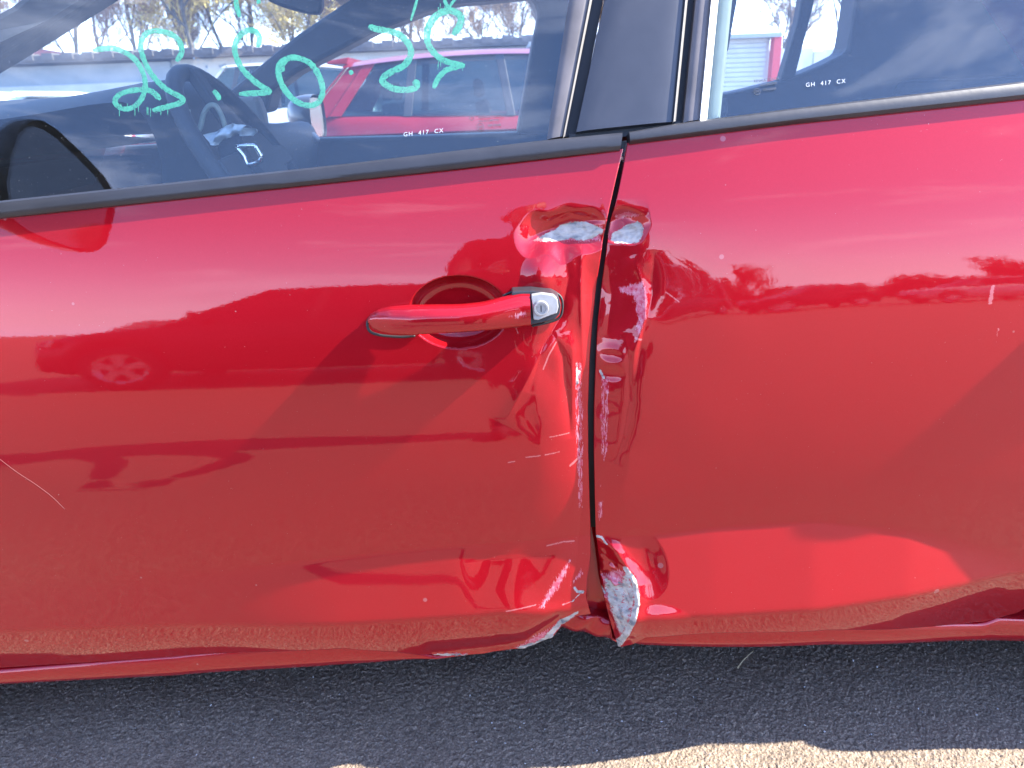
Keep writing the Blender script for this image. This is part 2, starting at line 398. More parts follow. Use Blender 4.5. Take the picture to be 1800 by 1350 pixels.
# ------------------------------------------------------------------ the damaged car: side surface
def px_to_xz(pts, Y):
    return np.array([at(u, v, Y)[[0, 2]] for u, v in pts])
_c1 = px_to_xz([(-500, 1085), (-200, 1062), (0, 1046), (130, 1032), (350, 1012), (560, 985), (700, 968), (900, 950), (1050, 945), (1130, 940), (1250, 925), (1430, 915), (1600, 936), (1700, 965), (1800, 997), (2000, 1040), (2300, 1050)], 0.012)
_c2 = px_to_xz([(-500, 1170), (0, 1138), (450, 1112), (880, 1078), (1130, 1080), (1450, 1062), (1800, 1032), (2300, 1010)], -0.015)
_XT = np.linspace(-2.8, 2.8, 561); _ZT = np.linspace(0.10, 1.20, 1101)
def _tilt_table():
    X, Z = np.meshgrid(_XT, _ZT, indexing='ij')
    kz = [0.10, 0.45, 0.50, 0.55, 0.60, 0.65, 0.70, 0.78, 0.85, 0.895, 0.95, 1.0, 1.2]
    kt = [-9, -8.0, -5.4, -2.5, -0.3, 1.7, 3.3, 6.2, 8.9, 10.7, 14.2, 18.3, 24.0]
    T = np.interp(Z, kz, kt)
    ff = sstep((X + 0.02) / 0.35)                        # the rear door leans a touch less
    T = T - 1.2 * ff * sstep((Z - 0.7) / 0.15)
    z1 = np.interp(_XT, _c1[:, 0], _c1[:, 1])[:, None]; z2 = np.interp(_XT, _c2[:, 0], _c2[:, 1])[:, None]
    w1 = 0.012 + 0.06 * sstep((X - 0.50) / 0.35) + 0.05 * sstep((-0.28 - X) / 0.4)
    amp = 1 - 0.75 * sstep((-0.28 - X) / 0.35) - 0.12 * sstep((X - 0.7) / 0.3)
    Tf = -3 + (14.2 + 3.0 * sstep((X - 0.1) / 0.1)) * amp
    s1 = sstep((z1 - Z) / w1 + 0.5)
    T = T * (1 - s1) + Tf * s1
    s2 = sstep((z2 - Z) / 0.018 + 0.5)
    Tl = -14 - 8 * sstep((z2 - 0.02 - Z) / 0.06)
    T = T * (1 - s2) + Tl * s2
    dY = np.tan(np.radians(T)); dz = _ZT[1] - _ZT[0]
    Y = np.concatenate([np.zeros((len(_XT), 1)), np.cumsum(0.5 * (dY[:, 1:] + dY[:, :-1]) * dz, 1)], 1)
    ref = int(round((0.60 - _ZT[0]) / dz)); Y = Y - Y[:, ref:ref + 1]
    return Y + 0.011 * _XT[:, None] ** 2
_YT = _tilt_table()
def S(x, z):
    x = np.clip(np.asarray(x, float), _XT[0], _XT[-1] - 1e-6); z = np.clip(np.asarray(z, float), _ZT[0], _ZT[-1] - 1e-6)
    a = (x - _XT[0]) / (_XT[1] - _XT[0]); b = (z - _ZT[0]) / (_ZT[1] - _ZT[0]); i = a.astype(int); j = b.astype(int); a = a - i; b = b - j
    return (_YT[i, j] * (1 - a) * (1 - b) + _YT[i + 1, j] * a * (1 - b) + _YT[i, j + 1] * (1 - a) * b + _YT[i + 1, j + 1] * a * b)
def line_fn(pts, surf=S, off=0.0, key=0, val=2):
    P = hit(np.array([p[0] for p in pts], float), np.array([p[1] for p in pts], float), surf, off)
    k = np.argsort(P[:, key]); return lambda q: np.interp(q, P[k, key], P[k, val])
belt_lo_f = line_fn([(-400, 424), (0, 382), (400, 340), (800, 297), (1094, 262), (1200, 247)])
belt_lo_r = line_fn([(1000, 266), (1105, 251), (1400, 215), (1800, 172), (2300, 118)])
bot_f = line_fn([(-400, 1196), (0, 1173), (300, 1154), (600, 1139), (700, 1146), (780, 1156), (850, 1151), (920, 1141), (972, 1124), (990, 1106), (1012, 1094), (1042, 1094), (1080, 1094)])
bot_r = line_fn([(1030, 1118), (1075, 1128), (1087, 1138), (1112, 1134), (1135, 1119), (1250, 1112), (1450, 1107), (1650, 1100), (1730, 1092), (1790, 1076), (1850, 1040), (1950, 960), (2200, 820)])
EF = [(1097, 255), (1088, 292), (1078, 335), (1068, 380), (1060, 430), (1051, 500), (1044, 570), (1039, 640), (1036, 720), (1036, 800), (1038, 880), (1040, 940), (1040, 985), (1034, 1030), (1033, 1062), (1042, 1096)]
ER = [(1103, 250), (1096, 290), (1087, 335), (1077, 380), (1069, 430), (1061, 500), (1054, 570), (1050, 640), (1047, 720), (1046, 800), (1047, 880), (1048, 940), (1056, 1000), (1063, 1060), (1076, 1110), (1087, 1138)]
edge_f = line_fn(EF, key=2, val=0); edge_r = line_fn(ER, key=2, val=0)
EFa = np.array(EF, float); ERa = np.array(ER, float)

car = empty('damaged_car', (0.0, 0.9, 0.0))
tag(car, 'red car with dented, scraped doors filling the whole foreground', 'car')
def cpart(o):            # keep world placement under the car's empty
    o.parent = car; o.matrix_parent_inverse = Matrix.Translation(-car.location); return o
CARP = []                # parts to be parented at the end

# ---- dents, in photo pixels, returned in metres inward
def bowl(u, v, c, r, p=1.5, rot=0.0):
    du, dv = u - c[0], v - c[1]; a = R(rot); x = du * math.cos(a) + dv * math.sin(a); y = -du * math.sin(a) + dv * math.cos(a)
    return np.clip(1 - (x / r[0]) ** 2 - (y / r[1]) ** 2, 0, None) ** p
def groove(u, v, line, w_):
    return np.exp(-(ldist(u, v, line) / w_) ** 2)
def crease(u, v, line, w_, cusp=True):
    """fold line that fades out at both ends"""
    P_ = np.asarray(line, float); L_ = np.r_[0, np.cumsum(np.linalg.norm(np.diff(P_, axis=0), axis=1))]
    d = np.full(u.shape, 1e9); tt = np.zeros(u.shape)
    for k in range(len(P_) - 1):
        e = P_[k + 1] - P_[k]; t_ = np.clip(((u - P_[k][0]) * e[0] + (v - P_[k][1]) * e[1]) / max(e @ e, 1e-9), 0, 1)
        q = np.hypot(u - P_[k][0] - t_ * e[0], v - P_[k][1] - t_ * e[1]); c = q < d
        d = np.where(c, q, d); tt = np.where(c, (L_[k] + t_ * (L_[k + 1] - L_[k])) / L_[-1], tt)
    f = np.exp(-np.sqrt(d * d + 1.2) / w_) if cusp else np.exp(-(d / w_) ** 2)
    return f * np.sin(math.pi * np.clip(tt, 0, 1)) ** 0.7
def fold(u, v, wl, seed, n=5):
    g = np.random.default_rng(seed); o = np.zeros(u.shape)
    for _ in range(n):
        a = g.uniform(-0.9, 0.9); k = 2 * math.pi / (wl * g.uniform(0.7, 1.5)); ph = g.uniform(0, 6.28)
        x = k * (u * math.cos(a) + v * math.sin(a)) + ph + 0.5 * np.sin((v * math.cos(a) - u * math.sin(a)) / wl * 2 + ph)
        o += np.arcsin(0.985 * np.sin(x)) * 2 / math.pi
    return o / math.sqrt(n)
CUP_C, CUP_R = (806, 549), (87, 64)
def dent_front(u, v):
    d = np.zeros(u.shape)
    q = np.interp(v, EFa[:, 1], EFa[:, 0]) - u
    dep = np.interp(v, [395, 450, 520, 600, 700, 850, 950, 1040, 1100], [0, 8, 16, 19, 18, 13, 11, 15, 24])
    wd = np.interp(v, [400, 450, 560, 650, 750, 850, 950, 1040, 1100], [80, 88, 92, 100, 90, 90, 140, 170, 120])
    d += dep * np.clip(1 - q / wd, 0, 1.05) ** 1.7
    uw = u + 5 * wav(u, v, 70, 31); vw = v + 5 * wav(u, v, 60, 32)
    d += 15 * bowl(uw, vw, (992, 410), (90, 46), 1.35, -4)
    d += 8 * crease(u, v, [(930, 420), (960, 410), (1000, 398), (1066, 386)], 12)
    d += 4 * crease(u, v, [(935, 385), (965, 392), (1000, 376), (1055, 388)], 9)
    d -= 4.5 * bowl(u, v, (946, 482), (34, 40), 1.9)
    d -= 3.5 * crease(u, v, [(998, 585), (1008, 620), (1006, 690), (1008, 760)], 13)
    d += 5.5 * crease(u, v, [(972, 585), (990, 630), (999, 700), (1004, 775)], 9)
    d -= 4.2 * crease(u, v, [(1024, 425), (1022, 500), (1024, 580), (1028, 660)], 10)
    d += 4.0 * crease(u, v, [(990, 440), (1000, 490), (985, 560), (955, 610), (930, 690)], 16)
    d -= 3.4 * crease(u, v, [(985, 590), (950, 625), (920, 680), (885, 745)], 15)
    d += 2.5 * crease(u, v, [(1030, 640), (1020, 760), (1024, 900), (1010, 1020)], 12)
    z = sstep((u - 900) / 70) * sstep((v - 425) / 40) * sstep((820 - v) / 120)
    d += z * (0.75 * fold(u, v, 85, 3) + 0.25 * fold(u, v, 36, 4))
    z2 = sstep((u - 780) / 100) * sstep((v - 1055) / 40)
    d += z2 * (0.8 * wav(u, v, 90, 5) + 0.12 * wav(u, v, 26, 6))
    vv = v + (u - 895) * 0.07; d += 5.0 * np.exp(-((u - 895) / 72.0) ** 4) * np.interp(vv, [942, 950, 978, 986, 1020, 1080], [0, 0.5, 6.8, 7.2, 4.4, 0]) / 7.2
    d += 6 * groove(u, v, [(760, 1150), (860, 1140), (925, 1128), (980, 1100)], 14)
    # grip recess behind the handle
    r2 = ((u - CUP_C[0]) / CUP_R[0]) ** 2 + ((v - CUP_C[1]) / CUP_R[1]) ** 2
    d += 36 * np.clip(1 - r2 ** 1.6, 0, None) ** 0.62
    return d / 1000.0
RIDGE = [(1062, 945), (1085, 972), (1103, 1000), (1117, 1028), (1120, 1060), (1112, 1090), (1098, 1120), (1087, 1140)]
RIDa = np.array(RIDGE, float)
def dent_rear(u, v):
    d = np.zeros(u.shape)
    q = u - np.interp(v, ERa[:, 1], ERa[:, 0])
    dep = np.interp(v, [350, 420, 500, 600, 700, 850, 945], [0, 8, 15, 18, 17, 12, 7])
    wd = np.interp(v, [350, 430, 540, 640, 780, 930], [60, 78, 95, 66, 60, 60])
    wd = wd * (1 + 0.10 * np.sin(v / 37.0) + 0.06 * np.sin(v / 13.0 + 1)); d += dep * np.clip(1 - q / wd, 0, 1.05) ** 1.55
    d += 7 * np.clip(1 - q / 420, 0, 1) ** 2 * sstep((v - 380) / 140) * sstep((960 - v) / 200)
    uw = u + 4 * wav(u, v, 55, 33); vw = v + 4 * wav(u, v, 50, 34)
    d += 14 * bowl(uw, vw, (1100, 398), (44, 36), 1.35)
    d += 5 * crease(u, v, [(1066, 394), (1100, 385), (1142, 378)], 10)
    d -= 3.2 * bowl(u, v, (1076, 640), (36, 34), 1.7)
    d += 3.0 * bowl(u, v, (1078, 630), (22, 13), 1.6) + 3.0 * bowl(u, v, (1078, 662), (25, 16), 1.6)
    d -= 4.5 * crease(u, v, [(1112, 450), (1134, 510), (1136, 560), (1116, 620), (1106, 700)], 11)
    d += 5.0 * crease(u, v, [(1100, 590), (1108, 640), (1108, 710), (1098, 770), (1082, 820)], 8)
    d += 3.5 * crease(u, v, [(1150, 440), (1148, 520), (1128, 600), (1114, 700)], 15)
    d -= 3.0 * crease(u, v, [(1066, 430), (1078, 520), (1070, 600)], 12)
    z = sstep((1155 - u) / 50) * sstep((v - 420) / 40) * sstep((820 - v) / 140)
    d += z * (0.65 * fold(u, v, 74, 13) + 0.22 * fold(u, v, 34, 14))
    zz = sstep((1500 - u) / 300) * sstep((v - 430) / 60) * sstep((900 - v) / 200)
    d += zz * 0.5 * wav(u, v, 180, 15)
    # folded corner
    rx = np.interp(v, RIDa[:, 1], RIDa[:, 0]); lo = sstep((v - 940) / 25)
    lf = np.clip((rx - u) / 58.0, 0, 1.3)
    d += lo * 34 * lf ** 0.85 * np.interp(v, [940, 1000, 1060, 1140], [0.35, 0.8, 1.0, 0.9])
    d += lo * sstep((rx - u) / 12) * (2.2 * wav(u, v, 30, 21) * sstep((v - 985) / 20) + 0.9 * wav(u, v, 13, 22) * sstep((v - 985) / 20))
    d -= lo * 5 * np.exp(-((u - rx) / 15.0) ** 2)
    d += 5 * bowl(u, v, (1132, 992), (42, 66), 1.3, -18)
    d -= 4 * bowl(u, v, (1150, 1095), (70, 34), 1.4)
    return d / 1000.0

def dense(lo, hi, fine_lo, fine_hi, f, c):
    out = [lo]; x = lo
    while x < hi:
        s = f if fine_lo <= x <= fine_hi else min(c, f + 0.35 * max(fine_lo - x, x - fine_hi, 0)); x += max(s, f); out.append(x)
    a = np.array(out); return (a - lo) / (a[-1] - lo)
def door(name, xfar, edge, zb, zt, dentf, tcols, rows):
    Tt, Ss = np.meshgrid(tcols, rows); x = xfar + 0 * Tt + 0.5 * (0.13 - xfar) * Tt; z = 0.6 + 0 * x
    for _ in range(8):
        z = zb(x) + (zt(x) - zb(x)) * Ss; x = xfar + (edge(z) - xfar) * Tt
    y = S(x, z); P = np.stack([x, y, z], 2); u, v = proj(P)
    P[..., 1] += dentf(u, v)
    return P, u, v
def ext_edges(P, arrs, sx):
    """roll the free edge and the bottom hem inward so the skin has a thickness"""
    cols = [P]; e = P[:, -1:, :]
    for a, dx, dy in ((1, 0.0012, 0.0004), (2, 0.0022, 0.0016), (3, 0.0027, 0.0033), (4, 0.0020, 0.022)):
        q = e.copy(); q[..., 0] += sx * dx; q[..., 1] += dy; cols.append(q)
    P2 = np.concatenate(cols, 1); A2 = [np.concatenate([a] + [a[:, -1:]] * 4, 1) for a in arrs]
    b = P2[:1]; rows_ = []
    for dz, dy in ((-0.002, 0.024), (-0.0024, 0.003), (-0.0012, 0.0006)):
        q = b.copy(); q[..., 2] += dz; q[..., 1] += dy; rows_.append(q)
    return np.concatenate(rows_ + [P2], 0), [np.concatenate([a[:1]] * 3 + [a], 0) for a in A2]
def soft(sd_, w_=6.0): return np.clip(0.5 + sd_ / (2 * w_), 0, 1)

# front door
fr_cols = dense(-0.97, 0.125, -0.22, 0.2, 0.0013, 0.007)
rows = np.linspace(0, 1, 600)
P, u, v = door('front_door', -0.97, edge_f, bot_f, belt_lo_f, dent_front, fr_cols, rows)
prim = np.maximum.reduce([
    soft(sdist(u, v, [(932, 426), (975, 408), (985, 400), (1004, 393), (1030, 392), (1050, 398), (1062, 404), (1060, 412), (1040, 424), (1028, 427), (1010, 424), (985, 427)]), 8),
    soft(sdist(u, v, [(1014, 640), (1018, 655), (1024, 658), (1018, 668), (1020, 680), (1013, 682)]), 4),
    soft(sdist(u, v, [(985, 1098), (1005, 1090), (1018, 1084), (1018, 1090), (990, 1106), (975, 1120), (972, 1128), (955, 1125)]), 5),
    soft(sdist(u, v, [(905, 1141), (935, 1132), (972, 1120), (974, 1130), (955, 1138), (925, 1146)]), 5),
    soft(3.0 - ldist(u, v, [(1011, 1041), (1016, 1049), (1026, 1051)]), 4),
    soft(1.0 - ldist(u, v, [(990, 1070), (1008, 1066), (1020, 1055)]), 4),
    soft(3.0 - ldist(u, v, [(722, 1160), (760, 1156), (820, 1154)]), 5)])
scuf = np.maximum.reduce([
    0.60 * soft(sdist(u, v, [(1010, 640), (1026, 640), (1030, 760), (1028, 900), (1016, 905), (1010, 760)]), 4),
    0.85 * soft(sdist(u, v, [(975, 1022), (1000, 985), (1008, 985), (1000, 1012), (985, 1040), (955, 1075), (942, 1074)]), 8),
    0.72 * soft(sdist(u, v, [(1005, 1025), (1025, 1000), (1030, 1020), (1010, 1038), (1000, 1040)]), 8),
    0.8 * soft(sdist(u, v, [(900, 1142), (940, 1118), (970, 1108), (985, 1100), (972, 1126), (930, 1140)]), 8),
    0.7 * soft(sdist(u, v, [(1000, 392), (930, 428), (975, 430), (1060, 428), (1062, 396)]), 6),
    0.5 * soft(sdist(u, v, [(960, 958), (1005, 955), (1030, 962), (1020, 970), (990, 962)]), 6)])
line_marks = np.zeros(u.shape)
for ln, w_ in [([(978, 603), (965, 625), (955, 650)], 1.6), ([(966, 769), (1002, 765)], 1.2), ([(924, 804), (950, 801)], 1.3), ([(958, 800), (984, 796)], 1.3), ([(890, 1075), (942, 1066)], 1.4),  # first line paints a highlight along the fold, beside real scratches
               ([(1003, 822), (1020, 810)], 2.4), ([(962, 962), (990, 956), (1010, 956)], 1.6), ([(905, 572), (911, 586)], 1.2), ([(893, 813), (905, 811)], 1.2)]:
    line_marks = np.maximum(line_marks, np.clip(1.15 - ldist(u, v, ln) / (w_ * 1.3), 0, 1))
P[..., 1] += sstep((prim - 0.3) / 0.5) * (0.0011 * wav(u, v, 17, 61) + 0.0006 * wav(u, v, 8, 62))
P, (prim, scuf, line_marks) = ext_edges(P, [prim, scuf, line_marks], -1)
front_door = grid_obj('front_door', P, PAINT_D, None, {'primer': prim, 'scuff': scuf, 'scratch_glint': line_marks}); CARP.append(front_door)
front_door['label'] = 'dented red front door with broken handle'

# rear door
rr_cols = dense(0.0, 0.87, -0.01, 0.20, 0.0013, 0.006)
XR = 1.00
P, u, v = door('rear_door', XR, edge_r, bot_r, belt_lo_r, dent_rear, (1 - rr_cols)[::-1], rows)
prim = np.maximum.reduce([
    soft(sdist(u, v, [(1074, 426), (1078, 412), (1090, 408), (1108, 396), (1124, 390), (1132, 396), (1132, 412), (1124, 428), (1108, 430), (1085, 430)]), 7),
    soft(sdist(u, v, [(1066, 400), (1072, 388), (1074, 400), (1071, 420), (1066, 424)]), 4),
    0.66 * soft(sdist(u, v, [(1098, 998), (1112, 1012), (1120, 1040), (1120, 1062), (1112, 1085), (1105, 1110), (1090, 1128), (1080, 1110), (1066, 1072), (1062, 1045), (1066, 1028), (1085, 1035), (1092, 1020)]), 9),
    soft(5 - ldist(u, v, [(1100, 1000), (1113, 1018), (1119, 1042), (1119, 1062), (1111, 1090), (1100, 1115), (1088, 1134)]), 4),
    soft(2.4 - ldist(u, v, [(1050, 947), (1058, 947), (1066, 958)]), 4), soft(2.0 - ldist(u, v, [(1055, 1020), (1060, 1055), (1068, 1066)]), 4),
    soft(2.5 - ldist(u, v, [(1058, 661), (1064, 672)]), 4)])
scuf = np.maximum.reduce([
    0.78 * soft(sdist(u, v, [(1118, 498), (1132, 492), (1142, 520), (1140, 560), (1128, 592), (1116, 590), (1120, 560), (1112, 525), (1090, 520), (1088, 508)]), 6),
    0.62 * soft(sdist(u, v, [(1058, 672), (1076, 672), (1074, 720), (1072, 800), (1062, 826), (1056, 800), (1056, 740)]), 4),
    0.60 * soft(sdist(u, v, [(1052, 855), (1060, 855), (1064, 868), (1054, 866)]), 5), 0.7 * soft(sdist(u, v, [(1052, 885), (1062, 884), (1064, 905), (1056, 930), (1050, 915)]), 6),
    0.8 * soft(sdist(u, v, [(1080, 380), (1100, 372), (1130, 376), (1125, 384), (1085, 392)]), 5),
    0.88 * soft(sdist(u, v, [(1095, 1000), (1118, 1040), (1116, 1085), (1092, 1125), (1078, 1095), (1064, 1050), (1066, 1030)]), 8)])
line_marks = np.zeros(u.shape)
for ln, w_ in [([(1745, 503), (1743, 518), (1741, 533)], 3.0), ([(1757, 578), (1753, 608)], 3.0), ([(1172, 515), (1195, 532)], 1.6), ([(1118, 596), (1128, 599)], 2.5)]:
    line_marks = np.maximum(line_marks, np.clip(1.15 - ldist(u, v, ln) / (w_ * 1.3), 0, 1))
P[..., 1] += sstep((prim - 0.3) / 0.5) * (0.0011 * wav(u, v, 19, 63) + 0.0006 * wav(u, v, 8, 64))
P, (prim, scuf, line_marks) = ext_edges(P, [prim, scuf, line_marks], 1)
rear_door = grid_obj('rear_door', P, PAINT_D, None, {'primer': prim, 'scuff': scuf, 'scratch_glint': line_marks}, flip=True); CARP.append(rear_door)
rear_door['label'] = 'red rear door with crumpled front lower corner'

# sill under the doors, buckled beneath the gap
SB = [(-900, 1262), (-400, 1228), (0, 1207), (300, 1192), (600, 1172), (760, 1160), (900, 1142), (985, 1112), (1030, 1124), (1070, 1132), (1130, 1138), (1450, 1137), (1800, 1131), (2300, 1120), (2700, 1110)]
xs = np.concatenate([np.arange(-1.05, 0.0, 0.01), np.arange(0.0, 0.25, 0.003), np.arange(0.25, 1.3, 0.01)])
_yx = np.linspace(-1.2, 1.4, 60); _yv = np.array([float(S(q, 0.235)) for q in _yx]) + 0.010
for _ in range(6): _yv[1:-1] = 0.25 * _yv[:-2] + 0.5 * _yv[1:-1] + 0.25 * _yv[2:]
sill_y = lambda x, z=None: np.interp(x, _yx, _yv)
sill_b = line_fn(SB, lambda x, z: sill_y(x)); zb = sill_b(xs); yb = sill_y(xs)
cr_ = np.exp(-((xs - 0.11) / 0.07) ** 2)
dbt = np.where(xs < 0.10, bot_f(xs), bot_r(xs)); dbt = np.where((xs > 0.085) & (xs < 0.155), zb + 0.05, dbt)
zt_ = np.clip(dbt, zb + 0.012, zb + 0.06) - 0.0024
rowsS = [(zt_ + 0.06, 0.045), (zt_ + 0.004, 0.030), (zt_ - 0.0005, 0.024), (zt_ - 0.0030, 0.009), (zt_ - 0.0042, 0.0035), (zt_ - 0.0062, 0.001)]
for f_ in (0.8, 0.55, 0.3): rowsS.append((zb + (zt_ - 0.008 - zb) * f_, -0.001 + 0.002 * (1 - f_)))
rowsS += [(zb + 0.002, 0.004), (zb, 0.011), (zb - 0.001, 0.05), (zb, 0.14)]
P = np.zeros((len(rowsS), len(xs), 3))
for k, (zz_, dy) in enumerate(rowsS):
    P[k, :, 0] = xs; P[k, :, 1] = yb + dy + 0.010 * cr_ + 0.003 * cr_ * np.sin(xs * 160 + k); P[k, :, 2] = zz_
sill = grid_obj('sill', P, PAINT, flip=True); CARP.append(sill)

# shut pillar between the doors
zz = np.linspace(0.24, 1.035, 40); xe = 0.5 * (edge_f(zz) + edge_r(zz))
A_ = np.stack([xe - 0.07, S(xe, zz) + 0.060, zz], 1); B_ = np.stack([xe + 0.09, S(xe, zz) + 0.060, zz], 1)
CARP.append(closed_strip('shut_pillar', A_, B_, PAINT, thick=0.05, normal=(0, -1, 0), nc=3))
A_ = np.stack([xe - 0.010, S(xe, zz) + 0.040, zz], 1)[11:]; B_ = np.stack([xe + 0.016, S(xe, zz) + 0.040, zz], 1)[11:]
CARP.append(closed_strip('door_seal', A_, B_, RUBBER, bulge=0.006, thick=0.016, normal=(0, -1, 0), nc=5))

# neighbouring body panels: fender in front, quarter behind
def panel(name, x0, x1, zlo, zhi, cx=None, cr_=0.33, nx=70, nz=60):
    X, T_ = np.meshgrid(np.linspace(x0, x1, nx), np.linspace(0, 1, nz)); lo = np.full(X.shape, zlo)
    if cx is not None: lo = np.maximum(lo, 0.30 + np.sqrt(np.clip(cr_ ** 2 - (X - cx) ** 2, 0, None)) * ((np.abs(X - cx) < cr_)))
    Z = lo + (zhi(X) - lo) * T_
    return grid_obj(name, np.stack([X, S(X, Z) + -0.016 * sstep((X - 1.0) / 0.10) - 0.006 * sstep((-1.0 - X) / 0.12) + 0.04 * sstep((np.abs(X) - 1.7) / 0.7) ** 2, Z], 2), PAINT, flip=False)
CARP.append(panel('front_wing', -2.05, -0.978, 0.24, lambda x: belt_lo_f(x) * 1.0 - 0.06 * sstep((-0.97 - x) / 1.1), -1.38))
CARP.append(panel('rear_quarter', 1.008, 1.80, 0.24, lambda x: belt_lo_r(x) + 0.0 * x, 1.36))

GB = float(S(0.0, 1.045)) + 0.010
# ---- mouldings, frames and glass of the near side
def G(x, z):      # outer face of the side glass
    z0 = 1.05
    return GB + 0.011 * np.asarray(x) ** 2 + (z - z0) * 0.36 + 0.12 * (z - z0) ** 2
def strip_px(name, A, B, mat, surf, off=0.0, bulge=0.0, thick=0.008, n=30, nc=7, normal=(0, -0.94, 0.34), offb=None):
    a = poly_at(A, n); b = poly_at(B, n)
    o = closed_strip(name, hit(a[:, 0], a[:, 1], surf, off), hit(b[:, 0], b[:, 1], surf, off if offb is None else offb), mat, None, bulge, thick, nc, normal)
    CARP.append(o); return o
Sb = lambda x, z: np.minimum(S(x, z), G(x, z))
strip_px('belt_moulding', [(-420, 396), (0, 353), (300, 321), (600, 289), (960, 246), (1094, 233)], [(-420, 427), (0, 383), (400, 340), (800, 297), (1090, 263)], BLACK, Sb, -0.006, 0.006, 0.02, 40)
strip_px('belt_moulding', [(1105, 232), (1190, 217), (1400, 190), (1800, 143), (2250, 90)], [(1107, 252), (1400, 216), (1800, 173), (2250, 122)], BLACK, Sb, -0.006, 0.006, 0.02, 40)
strip_px('window_channel', [(1015, -120), (1000, 0), (961, 246)], [(1058, -120), (1040, 0), (993, 240)], GREYTRIM, G, -0.004, 0.004, 0.02)
strip_px('channel_lip', [(1056, -120), (1037, 0), (990, 241)], [(1061, -120), (1041, 0), (993, 240)], LIP, G, -0.010, 0.001, 0.01, offb=0.0)
strip_px('door_gap_seal', [(1061, -120), (1041, 0), (993, 241)], [(1082, -120), (1060, 0), (1014, 238)], RUBBER, G, 0.012, 0.0, 0.01)
strip_px('pillar_panel', [(1086, -120), (1063, 0), (1013, 232)], [(1220, -120), (1207, 0), (1187, 214)], GLOSSB, G, -0.006, 0.004, 0.02, nc=15)
strip_px('pillar_edge', [(1218, -120), (1205, 0), (1184, 214)], [(1222, -120), (1209, 0), (1188, 213)], LIP, G, -0.012, 0.001, 0.012, offb=0.0)
strip_px('door_gap_seal', [(1221, -120), (1209, 0), (1188, 216)], [(1240, -120), (1226, 0), (1203, 213)], RUBBER, G, 0.010, 0.0, 0.01)
strip_px('window_channel', [(1238, -120), (1223, 0), (1201, 216)], [(1268, -120), (1252, 0), (1232, 211)], GREYTRIM, G, -0.004, 0.004, 0.02)
strip_px('channel_lip', [(1267, -120), (1251, 0), (1231, 213)], [(1280, -120), (1263, 0), (1243, 210)], PALE, G, -0.012, 0.001, 0.012, offb=0.004)
strip_px('inner_weatherstrip', [(1278, -120), (1264, 0), (1244, 212)], [(1302, -120), (1287, 0), (1266, 207)], INTRIM, G, 0.022, 0.004, 0.02)
strip_px('sill_under_pillar', [(1000, 236), (1100, 226), (1200, 212)], [(1000, 250), (1100, 240), (1200, 226)], RUBBER, G, 0.004, 0.0, 0.02, 8)
def pane(name, A, B, mat, n=26, nc=14, thick=0.0035):
    a = poly_at(A, n); b = poly_at(B, n); U = np.linspace(0, 1, nc)[:, None, None]
    uv = a[None] * (1 - U) + b[None] * U
    Po = hit(uv[..., 0], uv[..., 1], G); Pi = Po.copy(); Pi[..., 1] += thick
    V = np.vstack([Po.reshape(-1, 3), Pi.reshape(-1, 3)]); N = n * nc; F = []
    for i in range(nc - 1):
        for j in range(n - 1):
            q = i * n + j; F.append((q, q + 1, q + n + 1, q + n)); F.append((N + q, N + q + n, N + q + n + 1, N + q + 1))
    rim = [j for j in range(n)] + [i * n + n - 1 for i in range(1, nc)] + [(nc - 1) * n + j for j in range(n - 2, -1, -1)] + [i * n for i in range(nc - 2, 0, -1)]
    for a_, b_ in zip(rim, rim[1:] + rim[:1]): F.append((a_, a_ + N, b_ + N, b_))
    o = new_obj(name, V, F, mat, None); fix_normals(o, 40); CARP.append(o); return o
front_window = pane('front_window', [(-420, 402), (0, 359), (300, 326), (600, 294), (972, 250)], [(-150, -150), (200, -160), (500, -165), (800, -165), (1033, -170)], GLASS)
rear_window = pane('rear_window', [(1238, 215), (1400, 194), (1800, 147), (2250, 96)], [(1280, -170), (1500, -180), (1800, -190), (2100, -190)], GLASS)

_rx = np.linspace(-0.36, 1.30, 40)
_ra = np.stack([_rx, 0.205 + 0.011 * _rx ** 2, np.full(40, 1.365) - 0.04 * np.clip((_rx - 0.5) / 0.8, 0, 1) ** 2 - 0.10 * np.clip((-0.25 - _rx) / 0.3, 0, 1) ** 2], 1)
_rb = _ra + np.array((0, 0.075, 0.115)); CARP.append(closed_strip('roof_rail', _ra, _rb, PAINT, None, 0.012, 0.03, 9))
